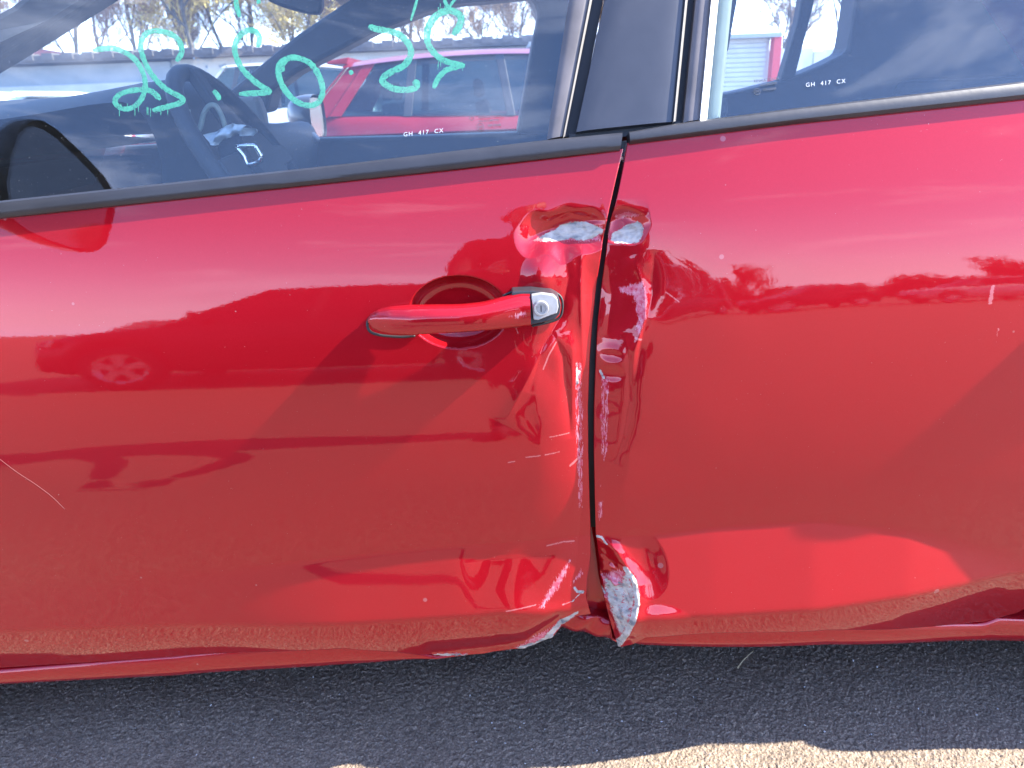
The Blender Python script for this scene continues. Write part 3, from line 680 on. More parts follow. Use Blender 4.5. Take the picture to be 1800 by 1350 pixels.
# marker strokes on the inside of the front window
strokes = [
    [(163, 88), (200, 85), (232, 100), (250, 125), (255, 152), (247, 176), (230, 190), (212, 190), (202, 178), (212, 165), (240, 158), (265, 160), (282, 175)],
    [(310, 108), (319, 92), (315, 72), (300, 60), (275, 54), (257, 59), (248, 76), (251, 100), (266, 130), (290, 155), (318, 171), (320, 179), (300, 186), (268, 194)],
    [(375, 159), (382, 167), (386, 176)],
    [(453, 83), (456, 66), (446, 54), (429, 56), (415, 72), (413, 92), (425, 120), (450, 145), (473, 160), (460, 163), (420, 165)],
    [(508, 101), (494, 110), (489, 125), (496, 150), (515, 174), (538, 185), (558, 181), (567, 162), (562, 136), (546, 112), (524, 102), (506, 103), (495, 116), (497, 126)],
    [(615, 124), (619, 131)],
    [(648, 46), (662, 51), (680, 54), (700, 60), (718, 77), (722, 96), (710, 115), (690, 125), (675, 135), (673, 144), (690, 155), (712, 158), (728, 155), (733, 148), (727, 142)],
    [(796, 61), (807, 46), (810, 30), (798, 20), (782, 20), (764, 30), (752, 52), (752, 75), (765, 95), (785, 108), (817, 116)],
    [(815, 113), (795, 120), (783, 124), (770, 138), (762, 155)],
    [(413, -30), (415, 5), (421, 30)], [(452, -30), (454, 0), (456, 6)], [(778, -20), (782, 2), (790, 16)], [(808, -10), (794, 6), (788, 20)], [(740, -30), (730, 10), (722, 36)]]
stroke_w = [5.6, 5.6, 5.0, 5.6, 5.8, 5.0, 6.0, 6.6, 6.0, 4.5, 4.0, 4.0, 3.2, 2.2]
MK = []
for k, st in enumerate(strokes):
    c = catmull(st, 9); d = np.gradient(c, axis=0); d /= np.linalg.norm(d, axis=1)[:, None] + 1e-9; nrm = np.stack([-d[:, 1], d[:, 0]], 1)
    g = np.random.default_rng(50 + k); wv = stroke_w[k] * (1 + 0.10 * np.cumsum(g.normal(size=len(c))) / math.sqrt(len(c)) + 0.07 * g.normal(size=len(c)))
    wv *= 0.86; wv *= 0.55 + 0.45 * np.minimum(1, np.minimum(np.arange(len(c)), np.arange(len(c))[::-1]) / 3.0)
    a = c + nrm * wv[:, None]; b = c - nrm * wv[:, None]
    o = closed_strip('marker_stroke', hit(a[:, 0], a[:, 1], G, 0.0046), hit(b[:, 0], b[:, 1], G, 0.0046), MARKER, None, 0.0003, 0.0004, 3)
    MK.append(o)
# dried runs and smears around the strokes
def smear(uv, name='marker_smear', mat=None):
    o = closed_strip(name, hit(np.array([p[0] for p in uv[0]], float), np.array([p[1] for p in uv[0]], float), G, 0.005), hit(np.array([p[0] for p in uv[1]], float), np.array([p[1] for p in uv[1]], float), G, 0.005), mat or MARKER, None, 0.0002, 0.0003, 3)
    MK.append(o)
g = np.random.default_rng(5)
for (ux, vy, n) in ((225, 192, 5), (276, 196, 8), (790, 116, 9), (782, 18, 5)):
    for _ in range(n):
        x = ux + g.normal() * 16; y = vy + g.normal() * 3; l_ = g.uniform(6, 16); w_ = g.uniform(0.5, 1.1)
        smear([[(x - w_, y - l_ / 2), (x - w_ * 0.3, y + l_ / 2)], [(x + w_, y - l_ / 2), (x + w_ * 0.3, y + l_ / 2)]])

# etched number and maker's stamp
def text_on_glass(txt, u, v, h, mat, name, slant=-0.105, off=-0.0012, sx=1.0, gap=1.0):
    cu = bpy.data.curves.new(name, 'FONT'); cu.body = txt; cu.size = 1.0; cu.resolution_u = 2; cu.space_character = gap; cu.offset = 0.015 if name == 'glass_stamp' else 0.0
    to = bpy.data.objects.new(name, cu); COL.objects.link(to)
    dg = bpy.context.evaluated_depsgraph_get(); me = bpy.data.meshes.new_from_object(to.evaluated_get(dg))
    bpy.data.objects.remove(to)
    co = np.array([tuple(q.co) for q in me.vertices])
    uu = u + co[:, 0] * h * sx * 1.4; vv = v - co[:, 1] * h * 1.4 + (co[:, 0] * h * sx * 1.4) * slant
    Pn = hit(uu, vv, G, off)
    for q, p in zip(me.vertices, Pn): q.co = p
    me.materials.clear(); me.materials.append(mat)
    o = bpy.data.objects.new(name, me); COL.objects.link(o); return o
def ring_on_glass(u, v, r, w_, mat, name, off=-0.0012):
    th = np.linspace(0, 2 * math.pi, 24); V = []; F = []
    for rr in (r, r - w_):
        V += list(hit(u + rr * np.cos(th), v + rr * np.sin(th), G, off))
    for i in range(23): F.append((i, i + 1, i + 25, i + 24))
    return new_obj(name, V, F, mat, None, False)
ETF = [text_on_glass('GH  417  CX', 709, 240, 7.6, ETCH, 'etched_number', sx=0.98, gap=1.25),
       text_on_glass('RENAULT-DACIA', 841, 208.5, 4.6, STAMP, 'glass_stamp', slant=-0.06, sx=0.9), text_on_glass('SGG AUTOMOTIVE', 841, 215, 4.0, STAMP, 'glass_stamp', slant=-0.06, sx=0.75),
       text_on_glass('E4', 840.5, 226, 5.0, STAMP, 'glass_stamp', slant=-0.06), ring_on_glass(844, 223, 6.5, 1.0, STAMP, 'glass_stamp'),
       text_on_glass('43R-00048', 857, 223, 4.4, STAMP, 'glass_stamp', slant=-0.06, sx=0.85),
       text_on_glass('\u25C7', 829, 209, 5.5, STAMP, 'glass_stamp')]
ETR = [text_on_glass('GH  417  CX', 1416, 153, 7.6, ETCH, 'etched_number', sx=0.98, gap=1.25),
       text_on_glass('RENAULT-DACIA', 1325, 145, 4.6, STAMP, 'glass_stamp', slant=-0.12, sx=0.9), text_on_glass('AUTOMOTIVE', 1336, 151.5, 4.2, STAMP, 'glass_stamp', slant=-0.12, sx=0.8),
       ring_on_glass(1331, 161, 6.0, 1.0, STAMP, 'glass_stamp'), text_on_glass('E4', 1328, 163, 4.4, STAMP, 'glass_stamp', slant=-0.1), text_on_glass('43R-00048', 1341, 160, 4.4, STAMP, 'glass_stamp', slant=-0.12, sx=0.85)]
# a diamond drawn as a thin outline
dm = np.array([(829, 203), (834, 208), (829, 213), (824, 208)], float)
ETF[-1].name = 'glass_stamp'
o_ = ETF.pop(); bpy.data.objects.remove(o_)
V = list(hit(dm[:, 0], dm[:, 1], G, -0.0012)); c_ = dm.mean(0); d2 = c_ + (dm - c_) * 0.72; V += list(hit(d2[:, 0], d2[:, 1], G, -0.0012))
ETF.append(new_obj('glass_stamp', V, [(i, (i + 1) % 4, 4 + (i + 1) % 4, 4 + i) for i in range(4)], STAMP, None, False))

# ---- door handle
def handle_bar(name, parent_list, du=0.0, dv=0.0):
    pc = np.array([(648, 567), (654, 567), (668, 565.5), (690, 563), (725, 560), (765, 556), (810, 554), (850, 551), (890, 545), (915, 541), (931, 540)], float)
    hh = np.array([3, 12, 19, 23.5, 25, 23.5, 22.5, 23, 26.5, 28, 27])     # half height in px
    pr = np.array([6, 10, 17, 26, 36, 42, 44, 43, 40, 38, 38]) / 1000.0     # how far it stands out
    s0 = np.linspace(0, 1, len(pc)); s = np.linspace(0, 1, 60)
    U_ = np.interp(s, s0, pc[:, 0]); V_ = np.interp(s, s0, pc[:, 1]); Hh = np.interp(s, s0, hh); Pp = np.interp(s, s0, pr)
    for _ in range(2):
        for q in (V_, Hh, Pp): q[1:-1] = 0.25 * q[:-2] + 0.5 * q[1:-1] + 0.25 * q[2:]
    base = hit(U_ + du, V_ + dv, S); sc_ = 1.07 / FPX
    ns = 28; th = np.linspace(0, 2 * math.pi, ns, endpoint=False); V = []; F = []
    for i in range(60):
        b = base[i]; hz = Hh[i] * sc_; dep = min(0.026, Pp[i] * 0.75) * 0.5
        yc = b[1] - Pp[i] + dep
        # section: bellied front face, a ridge near the top, then a face leaning back to the door
        sec = [(-1.0, -0.55), (-1.08, -0.1), (-1.05, 0.25), (-0.98, 0.40), (-0.86, 0.50), (-0.45, 0.72), (0.1, 0.93), (0.6, 1.0), (1.0, 0.85), (1.0, 0.0), (1.0, -0.75), (0.7, -0.98), (0.0, -1.0), (-0.6, -0.95), (-0.88, -0.80)]
        for px_, pz_ in sec: V.append((b[0], yc + dep * px_, b[2] + hz * pz_ + 0.004))
    ns = len(sec)
    for i in range(59):
        for k in range(ns):
            k2 = (k + 1) % ns; F.append((i * ns + k, (i + 1) * ns + k, (i + 1) * ns + k2, i * ns + k2))
    F.append(tuple(range(ns))); F.append(tuple(59 * ns + k for k in range(ns))[::-1])
    o = new_obj(name, V, F, PAINT_D, None); fix_normals(o, 70)
    co = np.array([tuple(q.co) for q in o.data.vertices]); u_, v_ = proj(co)
    for nm, arr in (('primer', np.zeros(len(co))), ('scratch_glint', np.zeros(len(co))),
                    ('scuff', 0.75 * soft(sdist(u_, v_, [(892, 556), (912, 545), (927, 543), (928, 562), (895, 566)]), 5))):
        at_ = o.data.attributes.new(nm, 'FLOAT', 'POINT'); at_.data.foreach_set('value', arr.astype(np.float32))
    parent_list.append(o); return o
FD, RD = [], []
handle_bar('door_handle', FD); FD[-1]['label'] = 'red pull handle with its end cap missing'
def S_(x, z): return S(x, z)
# black carrier under the missing cap, silver lock plate and cylinder
def plate_px(name, poly, mat, off, thick, bevel=0.0015):
    p = np.array(poly, float); Pn = hit(p[:, 0], p[:, 1], S, off)
    o = slab(name, Pn, thick, mat, None, (0, 1, 0), bevel); FD.append(o); return o
plate_px('handle_carrier', [(900, 513), (935, 511), (970, 515), (982, 522), (986, 536), (984, 552), (975, 562), (950, 568), (905, 577), (900, 560)], BLACK, -0.026, 0.04)
plate_px('lock_plate', [(934, 519), (952, 516), (973, 519), (980, 526), (982, 540), (979, 551), (969, 554), (946, 563), (938, 562), (936, 545)], SILVER, -0.034, 0.012, 0.0012)
c_ = hit(np.array([951.0]), np.array([542.0]), S, -0.036)[0]
def disc(name, c, r, depth, mat, ns=28, ny=(0.0, -1.0, 0.05)):
    n_ = np.array(ny) / np.linalg.norm(ny); a = np.cross(n_, (0, 0, 1)); a /= np.linalg.norm(a); b = np.cross(n_, a)
    V = []; F = []
    rings = [(r, 0), (r, depth * 0.8), (r * 0.93, depth), (r * 0.70, depth), (r * 0.68, depth * 0.75), (0.001, depth * 0.75)]
    for rr, h in rings:
        for k in range(ns):
            th = 2 * math.pi * k / ns; V.append(c + n_ * h + rr * (a * math.cos(th) + b * math.sin(th)))
    for i in range(len(rings) - 1):
        for k in range(ns):
            k2 = (k + 1) % ns; F.append((i * ns + k, i * ns + k2, (i + 1) * ns + k2, (i + 1) * ns + k))
    o = new_obj(name, V, F, mat, None); fix_normals(o, 30); return o
FD.append(disc('lock_cylinder', c_ + np.array([0, 0.004, 0]), 0.0105, 0.008, SILVER))
FD.append(box('keyhole', (c_[0] - 0.0007, c_[1] - 0.0023, c_[2] - 0.0045), (c_[0] + 0.0007, c_[1] + 0.004, c_[2] + 0.0045), BLACK))
# dark gasket under the left foot of the handle
gk = catmull([(672, 546), (655, 553), (646, 567), (650, 582), (668, 589), (705, 592), (730, 590)], 6)
FD.append(tube('handle_gasket', hit(gk[:, 0], gk[:, 1], S, -0.001), 0.0020, RUBBER, None, 6))
gk = catmull([(884, 520), (905, 512), (935, 509), (968, 512), (985, 521), (989, 538), (985, 556), (970, 565), (935, 573)], 6)
FD.append(tube('handle_gasket', hit(gk[:, 0], gk[:, 1], S, -0.001), 0.0018, RUBBER, None, 6))
hs_ = catmull([(-6, 803), (30, 830), (62, 851), (90, 872), (114, 895)], 8)
FD.append(tube('long_scratch', hit(hs_[:, 0], hs_[:, 1], S, -0.0002), 0.00028, simple('scratch_grey', (0.15, 0.05, 0.05), 0.7), None, 5))
handle_bar('door_handle', RD, du=1300.0, dv=-86.0)

# ------------------------------------------------------------------ interior and far side of the car
def P3(u, v, Y): return at(u, v, Y)
def slab_px(name, poly, Y, thick, mat, bevel=0.0):
    o = slab(name, [P3(a, b, Y) for a, b in poly], thick, mat, None, (0, 1, 0), bevel); CARP.append(o); return o
def slab_pts(name, pts, thick, mat, bevel=0.0, axis=(0, 1, 0)):
    o = slab(name, pts, thick, mat, None, axis, bevel); CARP.append(o); return o
YF = 1.50
# far side wall below the belt and its pillars
slab_px('far_door_trim', [(-300, 285), (430, 246), (700, 240), (925, 232), (1050, 226), (1050, 520), (-300, 560)], YF - 0.02, 0.10, DASH, 0.01)
slab_px('far_pillar', [(908, 236), (938, 60), (946, 30), (940, 8), (925, -12), (1040, -40), (1030, 110), (1010, 240)], YF - 0.08, 0.14, DASH, 0.012)
far_w = slab_px('far_front_pillar', [(385, 175), (440, 128), (520, 62), (600, 8), (640, -18), (800, -60), (930, -90), (1060, -110), (1060, -38), (930, -6), (800, 6), (740, 24), (660, 55), (590, 92), (520, 128), (478, 160), (470, 196), (430, 205)], YF - 0.12, 0.12, DASH, 0.012)
slab_px('far_rear_trim', [(1040, 232), (1262, 168), (1320, 155), (1385, 139), (1450, 112), (1490, 92), (1498, 50), (1508, -20), (1560, -110), (2300, -160), (2300, 400), (1040, 420)], YF - 0.05, 0.12, DASH, 0.012)
slab_px('far_window_divider', [(1372, 142), (1402, 40), (1420, -60), (1446, -60), (1428, 20), (1398, 136)], YF - 0.04, 0.05, RUBBER, 0.006)
slab_px('far_upper_frame', [(1040, -35), (1300, -60), (1560, -60), (1560, -110), (1040, -110)], YF - 0.05, 0.1, DASH, 0.01)
# near windscreen pillar seen through the driver's glass
slab_pts('windscreen_pillar', [P3(-330, 300, 0.22), P3(0, 103, 0.30), P3(90, 47, 0.31), P3(168, -2, 0.32), P3(330, -110, 0.34), P3(180, -130, 0.30), P3(20, 8, 0.28), P3(-60, 52, 0.27), P3(-330, 215, 0.20)], 0.07, DASH, 0.01)
# bonnet, cowl, roof, floor, far body
def loft_panel(name, pts_rows, mat):
    o = grid_obj(name, np.array(pts_rows, float), mat); CARP.append(o); return o
W2 = 1.62
loft_panel('bonnet', [[(x, 0.16 + (W2 - 0.14) * t, 0.98 - 0.16 * ((-1.15 - x) / 0.95) ** 2 + 0.035 * math.sin(math.pi * t)) for x in np.linspace(-2.1, -1.15, 14)] for t in np.linspace(0, 1, 14)], PAINT)
loft_panel('roof', [[(x, 0.24 + (W2 - 0.30) * t, 1.475 + 0.03 * math.sin(math.pi * t) - 0.05 * ((x - 0.35) / 0.9) ** 2) for x in np.linspace(-0.48, 1.35, 18)] for t in np.linspace(0, 1, 14)], PAINT)
loft_panel('headliner', [[(x, 0.26 + (W2 - 0.34) * t, 1.445 + 0.02 * math.sin(math.pi * t) - 0.05 * ((x - 0.35) / 0.9) ** 2) for x in np.linspace(-0.48, 1.35, 18)] for t in np.linspace(0, 1, 14)], simple('headliner_cloth', (0.30, 0.30, 0.29), 0.9))
CARP.append(box('floor_pan', (-1.2, 0.10, 0.24), (1.7, 1.60, 0.30), DASH))
loft_panel('far_side', [[(x, 1.64 + 0.03 * math.sin(math.pi * t) - 0.012 * x * x, 0.24 + 0.78 * t) for x in np.linspace(-2.0, 1.75, 30)] for t in np.linspace(0, 1, 12)], PAINT)
loft_panel('tailgate', [[(1.80 - 0.03 * math.sin(math.pi * t) - 0.45 * max(0, (z - 0.95) / 0.5), 0.2 + 1.4 * t, z) for z in np.linspace(0.3, 1.45, 12)] for t in np.linspace(0, 1, 12)], PAINT)
loft_panel('nose', [[(-2.12 - 0.10 * math.sin(math.pi * t) + 0.03 * (z - 0.5) ** 2, 0.16 + 1.46 * t, z) for z in np.linspace(0.25, 0.84, 8)] for t in np.linspace(0, 1, 12)], PAINT)
# windscreen
ws = [[tuple(np.array((-1.18, 0.22, 1.0)) * (1 - s) * (1 - t) + np.array((-0.50, 0.34, 1.45)) * s * (1 - t) + np.array((-1.18, 1.56, 1.0)) * (1 - s) * t + np.array((-0.50, 1.36, 1.45)) * s * t + np.array((-0.10 * math.sin(math.pi * t), 0, 0))) for t in np.linspace(0, 1, 16)] for s in np.linspace(0, 1, 12)]
windscreen = loft_panel('windscreen', ws, make_glass('windscreen_glass', (0.95, 0.98, 0.97), 0.02, 0.01))
rw = [[(1.80 - 0.45 * s - 0.02, 0.30 + 1.2 * t, 1.0 + 0.42 * s) for t in np.linspace(0, 1, 8)] for s in np.linspace(0, 1, 6)]
# dashboard
dash = [[], ]
prof = [(-0.45, 430), (-300, 262), (-120, 222), (0, 192), (90, 170), (170, 156), (235, 143), (285, 137), (308, 146), (326, 170), (340, 205), (350, 245), (354, 300), (355, 420)]
pn = np.array([P3(a if abs(a) > 1 else -300, b, 0.42)[[0, 2]] for a, b in prof])
rowsd = []
for Yd in np.linspace(0.27, 1.46, 40):
    k = math.exp(-((Yd - 0.50) / 0.36) ** 2)
    zc = 0.90 + 0.02 * (Yd > 1)
    rowsd.append([(x - 0.03 * (1 - k), Yd, zc + (z - zc) * (0.60 + 0.40 * k) if z > zc else z) for x, z in pn])
loft_panel('dashboard', rowsd, DASH)
# steering wheel
sw_c = P3(446, 290, 0.42); sw = empty('steering_wheel'); CARP.append(sw)
ax = np.array([0.86, 0.0, 0.50]); ax /= np.linalg.norm(ax); e1 = np.array([0, 1.0, 0]); e2 = np.cross(ax, e1)
th = np.linspace(0, 2 * math.pi, 48, endpoint=False)
SWC = []
SWC.append(tube('rim', sw_c + 0.185 * (np.cos(th)[:, None] * e1 + np.sin(th)[:, None] * e2), 0.0145, DASH, None, 10, True))
hubP = [sw_c - ax * 0.02 + 0.085 * math.cos(a) * e1 + 0.070 * math.sin(a) * e2 for a in th[::2]]
SWC.append(slab('hub', hubP, 0.05, DASH, None, tuple(ax), 0.008))
for a in (R(0), R(180), R(90)):
    d_ = math.cos(a) * e1 + math.sin(a) * e2; p_ = math.cos(a + 1.57) * e1 + math.sin(a + 1.57) * e2
    SWC.append(slab('spoke', [sw_c + d_ * 0.07 + p_ * 0.025, sw_c + d_ * 0.185 + p_ * 0.018, sw_c + d_ * 0.185 - p_ * 0.018, sw_c + d_ * 0.07 - p_ * 0.025], 0.018, DASH, None, tuple(ax), 0.004))
em = catmull([(416, 258), (445, 256), (452, 262), (459, 276), (455, 284), (442, 289), (434, 288), (427, 272), (418, 262), (416, 258)], 5)
SWC.append(tube('emblem', np.array([P3(a, b, 0.335) for a, b in em]), 0.0042, CHROME, None, 8))
# airbag cloth hanging out by the wheel, and pale column shroud lines
def crumple(name, poly, Y, mat, seed, amp=0.02, n=22):
    p = np.array(poly, float); a = poly_at(p[:len(p) // 2], n); b = poly_at(p[len(p) // 2:][::-1], n); U = np.linspace(0, 1, 14)[:, None, None]
    uv = a[None] * (1 - U) + b[None] * U
    Q = np.array([[P3(c[0], c[1], Y) for c in r_] for r_ in uv]); Q[..., 1] += amp * wav(uv[..., 0], uv[..., 1], 22, seed)
    o = grid_obj(name, Q, mat); CARP.append(o); return o
crumple('airbag_cloth', [(364, 236), (388, 226), (408, 216), (432, 222), (446, 228), (442, 240), (420, 238), (400, 243), (380, 256), (372, 254)], 0.36, LINEN, 3)
for nm, pth in (('column_trim', [(332, 240), (350, 228), (358, 200), (368, 186), (379, 186), (390, 205), (397, 228)]), ('gauge_trim', [(302, 206), (328, 206), (330, 192)])):
    c = catmull(pth, 6); CARP.append(tube(nm, np.array([P3(a, b, 0.38) for a, b in c]), 0.0045, INTRIM, None, 6))
slab_px('glovebox_panel', [(385, 172), (450, 168), (462, 200), (466, 232), (440, 236), (405, 215)], 1.0, 0.05, simple('dash_panel', (0.10, 0.095, 0.085), 0.6), 0.01)
slab_px('speaker_cover', [(465, 236), (540, 226), (560, 246), (545, 262), (470, 262)], 1.40, 0.05, simple('grey_trim', (0.16, 0.17, 0.18), 0.6), 0.01)
# rear-view mirror
rvm = slab_pts('interior_mirror', [P3(463, -30, 0.86), P3(470, 2, 0.86), P3(500, 14, 0.87), P3(540, 24, 0.88), P3(560, 25, 0.88), P3(566, 12, 0.88), P3(566, -40, 0.88)], 0.03, BLACK, 0.006)
# seats
def seat(x, y, name='seat'):
    e = empty(name); CARP.append(e)
    V = []
    def cushion(nm, lo, hi, bev): return box(nm, lo, hi, DARKFAB, None, bev)
    parts = [cushion('seat_cushion', (x - 0.48, y - 0.25, 0.42), (x + 0.05, y + 0.25, 0.60), 0.05),
             slab('backrest', [(x, y - 0.25, 0.55), (x + 0.14, y - 0.25, 0.55), (x + 0.30, y - 0.23, 1.12), (x + 0.19, y - 0.23, 1.14)], 0.48, DARKFAB, None, (0, 1, 0), 0.035),
             slab('headrest', [(x + 0.22, y - 0.12, 1.17), (x + 0.31, y - 0.12, 1.16), (x + 0.33, y - 0.12, 1.32), (x + 0.25, y - 0.12, 1.33)], 0.24, DARKFAB, None, (0, 1, 0), 0.03)]
    for p in parts: p.parent = e
seat(0.10, 0.55); seat(0.17, 1.15)
e = empty('rear_bench'); CARP.append(e)
for p in (box('seat_cushion', (0.62, 0.25, 0.40), (1.15, 1.45, 0.58), DARKFAB, None, 0.05), slab('backrest', [(1.05, 0.24, 0.55), (1.20, 0.24, 0.55), (1.34, 0.24, 1.12), (1.22, 0.24, 1.13)], 1.22, DARKFAB, None, (0, 1, 0), 0.03)): p.parent = e
# door mirrors
def door_mirror(c, sy, glassmat, name='door_mirror', hs=0.078, wy=0.115):
    e = empty(name); CARP.append(e); c = np.array(c, float)
    ns, nr = 20, 8; V = []; F = []
    for i in range(nr):
        t = i / (nr - 1); r_ = math.sqrt(max(0.0, 1 - (t * 0.97) ** 2.6)); xx = c[0] - 0.10 * t + 0.02
        for k in range(ns):
            a = 2 * math.pi * k / ns; ca, sa = math.cos(a), math.sin(a); ex = 2 / 3.2
            V.append((xx, c[1] + wy * r_ * math.copysign(abs(ca) ** ex, ca), c[2] + hs * r_ * math.copysign(abs(sa) ** ex, sa) + 0.01 * t))
    for i in range(nr - 1):
        for k in range(ns):
            k2 = (k + 1) % ns; F.append((i * ns + k, i * ns + k2, (i + 1) * ns + k2, (i + 1) * ns + k))
    F.append(tuple((nr - 1) * ns + k for k in range(ns)))
    h_ = new_obj('housing', V, F, GLOSSB, None); fix_normals(h_, 50)
    Vg = [(c[0] + 0.012, c[1] + (wy - 0.011) * math.copysign(abs(math.cos(a)) ** 0.62, math.cos(a)), c[2] + (hs - 0.01) * math.copysign(abs(math.sin(a)) ** 0.62, math.sin(a))) for a in np.linspace(0, 2 * math.pi, 24, endpoint=False)]
    g_ = slab('mirror_glass', Vg, 0.006, glassmat, None, (-1, 0, 0))
    st = slab('mount', [(c[0] - 0.06, c[1] + sy * 0.09, c[2] - 0.05), (c[0] + 0.0, c[1] + sy * 0.09, c[2] - 0.05), (c[0] - 0.01, c[1] + sy * 0.17, c[2] - 0.10), (c[0] - 0.10, c[1] + sy * 0.17, c[2] - 0.10)], 0.03, BLACK, None, (0, 0, 1), 0.005)
    for p in (h_, g_, st): p.parent = e
door_mirror((-0.76, -0.115, 1.125), 1, simple('mirror_painted_reflection', (0.16, 0.17, 0.18), 0.08, metal=0.9), hs=0.11, wy=0.15)  # dark tint paints in the dark reflection of a clear mirror
mc = P3(550, 208, 1.78); door_mirror((mc[0], mc[1], mc[2]), -1, simple('mirror_face', (0.62, 0.60, 0.55), 0.25, metal=0.9))
# wheels
def wheel(c, r=0.315, w_=0.19, parent=None, side=-1, name='wheel', ns=40):
    e = empty(name); c = np.array(c, float)
    prof = [(r * 0.66, -w_ / 2), (r * 0.90, -w_ / 2 - 0.005), (r * 0.985, -w_ / 2 + 0.02), (r, -w_ / 2 + 0.05), (r, w_ / 2 - 0.05), (r * 0.985, w_ / 2 - 0.02), (r * 0.9, w_ / 2 + 0.005), (r * 0.66, w_ / 2)]
    V = []; F = []
    for k in range(ns):
        a = 2 * math.pi * k / ns
        for rr, yy in prof: V.append((c[0] + rr * math.cos(a), c[1] + yy, c[2] + rr * math.sin(a)))
    m_ = len(prof)
    for k in range(ns):
        k2 = (k + 1) % ns
        for i in range(m_ - 1): F.append((k * m_ + i, k2 * m_ + i, k2 * m_ + i + 1, k * m_ + i + 1))
    ty = new_obj('tyre', V, F, TYRE, e); fix_normals(ty, 40)
    V = []; F = []; y0 = side * w_ * 0.36
    for k in range(ns):
        a = 2 * math.pi * k / ns
        for rr, yy in ((r * 0.68, y0 + side * 0.02), (r * 0.60, y0 + side * 0.02), (r * 0.58, y0 - side * 0.05), (r * 0.16, y0 - side * 0.05)): V.append((c[0] + rr * math.cos(a), c[1] + yy, c[2] + rr * math.sin(a)))
    for k in range(ns):
        k2 = (k + 1) % ns
        for i in range(3): F.append((k * 4 + i, k2 * 4 + i, k2 * 4 + i + 1, k * 4 + i + 1))
    rm = new_obj('rim', V, F, [ALLOY, RUBBER], e); 
    for i, p in enumerate(rm.data.polygons): p.material_index = 1 if i % 3 == 2 else 0
    for k in range(5):
        a = 2 * math.pi * k / 5 + 0.3; d_ = np.array((math.cos(a), 0, math.sin(a))); p_ = np.array((-math.sin(a), 0, math.cos(a)))
        b_ = c + np.array((0, y0 + side * 0.012, 0))
        slab('spoke', [b_ + d_ * r * 0.05 + p_ * 0.035, b_ + d_ * r * 0.62 + p_ * 0.05, b_ + d_ * r * 0.62 - p_ * 0.05, b_ + d_ * r * 0.05 - p_ * 0.035], 0.02, ALLOY, e, (0, -side, 0), 0.004)
    e.parent = parent; return e
for wx in (-1.38, 1.36):
    CARP.append(wheel((wx, 0.080 if wx > 0 else 0.092, 0.315))); CARP.append(wheel((wx, 1.48, 0.315), side=1))
# chipped bits on the windscreen edge
g = np.random.default_rng(31)
V = []; F = []
for _ in range(46):
    u_ = g.normal(360, 45); v_ = 118 - (u_ - 360) * 0.22 + g.normal() * 11; s_ = abs(g.normal()) * 1.1 + 0.5; b_ = len(V)
    for du, dv in ((-s_, -s_), (s_, -s_ * 0.6), (s_ * 0.8, s_), (-s_ * 0.7, s_ * 0.8)): V.append(P3(u_ + du, v_ + dv, 0.72))
    F.append((b_, b_ + 1, b_ + 2, b_ + 3))
    
chips = new_obj('glass_chips', V, F, ETCH, None, False); chips['kind'] = 'stuff'; CARP.append(chips)

for o in CARP: cpart(o)
def sub(o, p):
    o.parent = p; o.matrix_parent_inverse = Matrix.Translation(-car.location)
    return o
for o in FD: sub(o, front_door)
for o in RD: sub(o, rear_door)
for o in MK + ETF: sub(o, front_window)
for o in ETR: sub(o, rear_window)
for o in FD + RD + MK + ETF + ETR: o.matrix_parent_inverse = Matrix.Identity(4)
for o in SWC: o.parent = sw

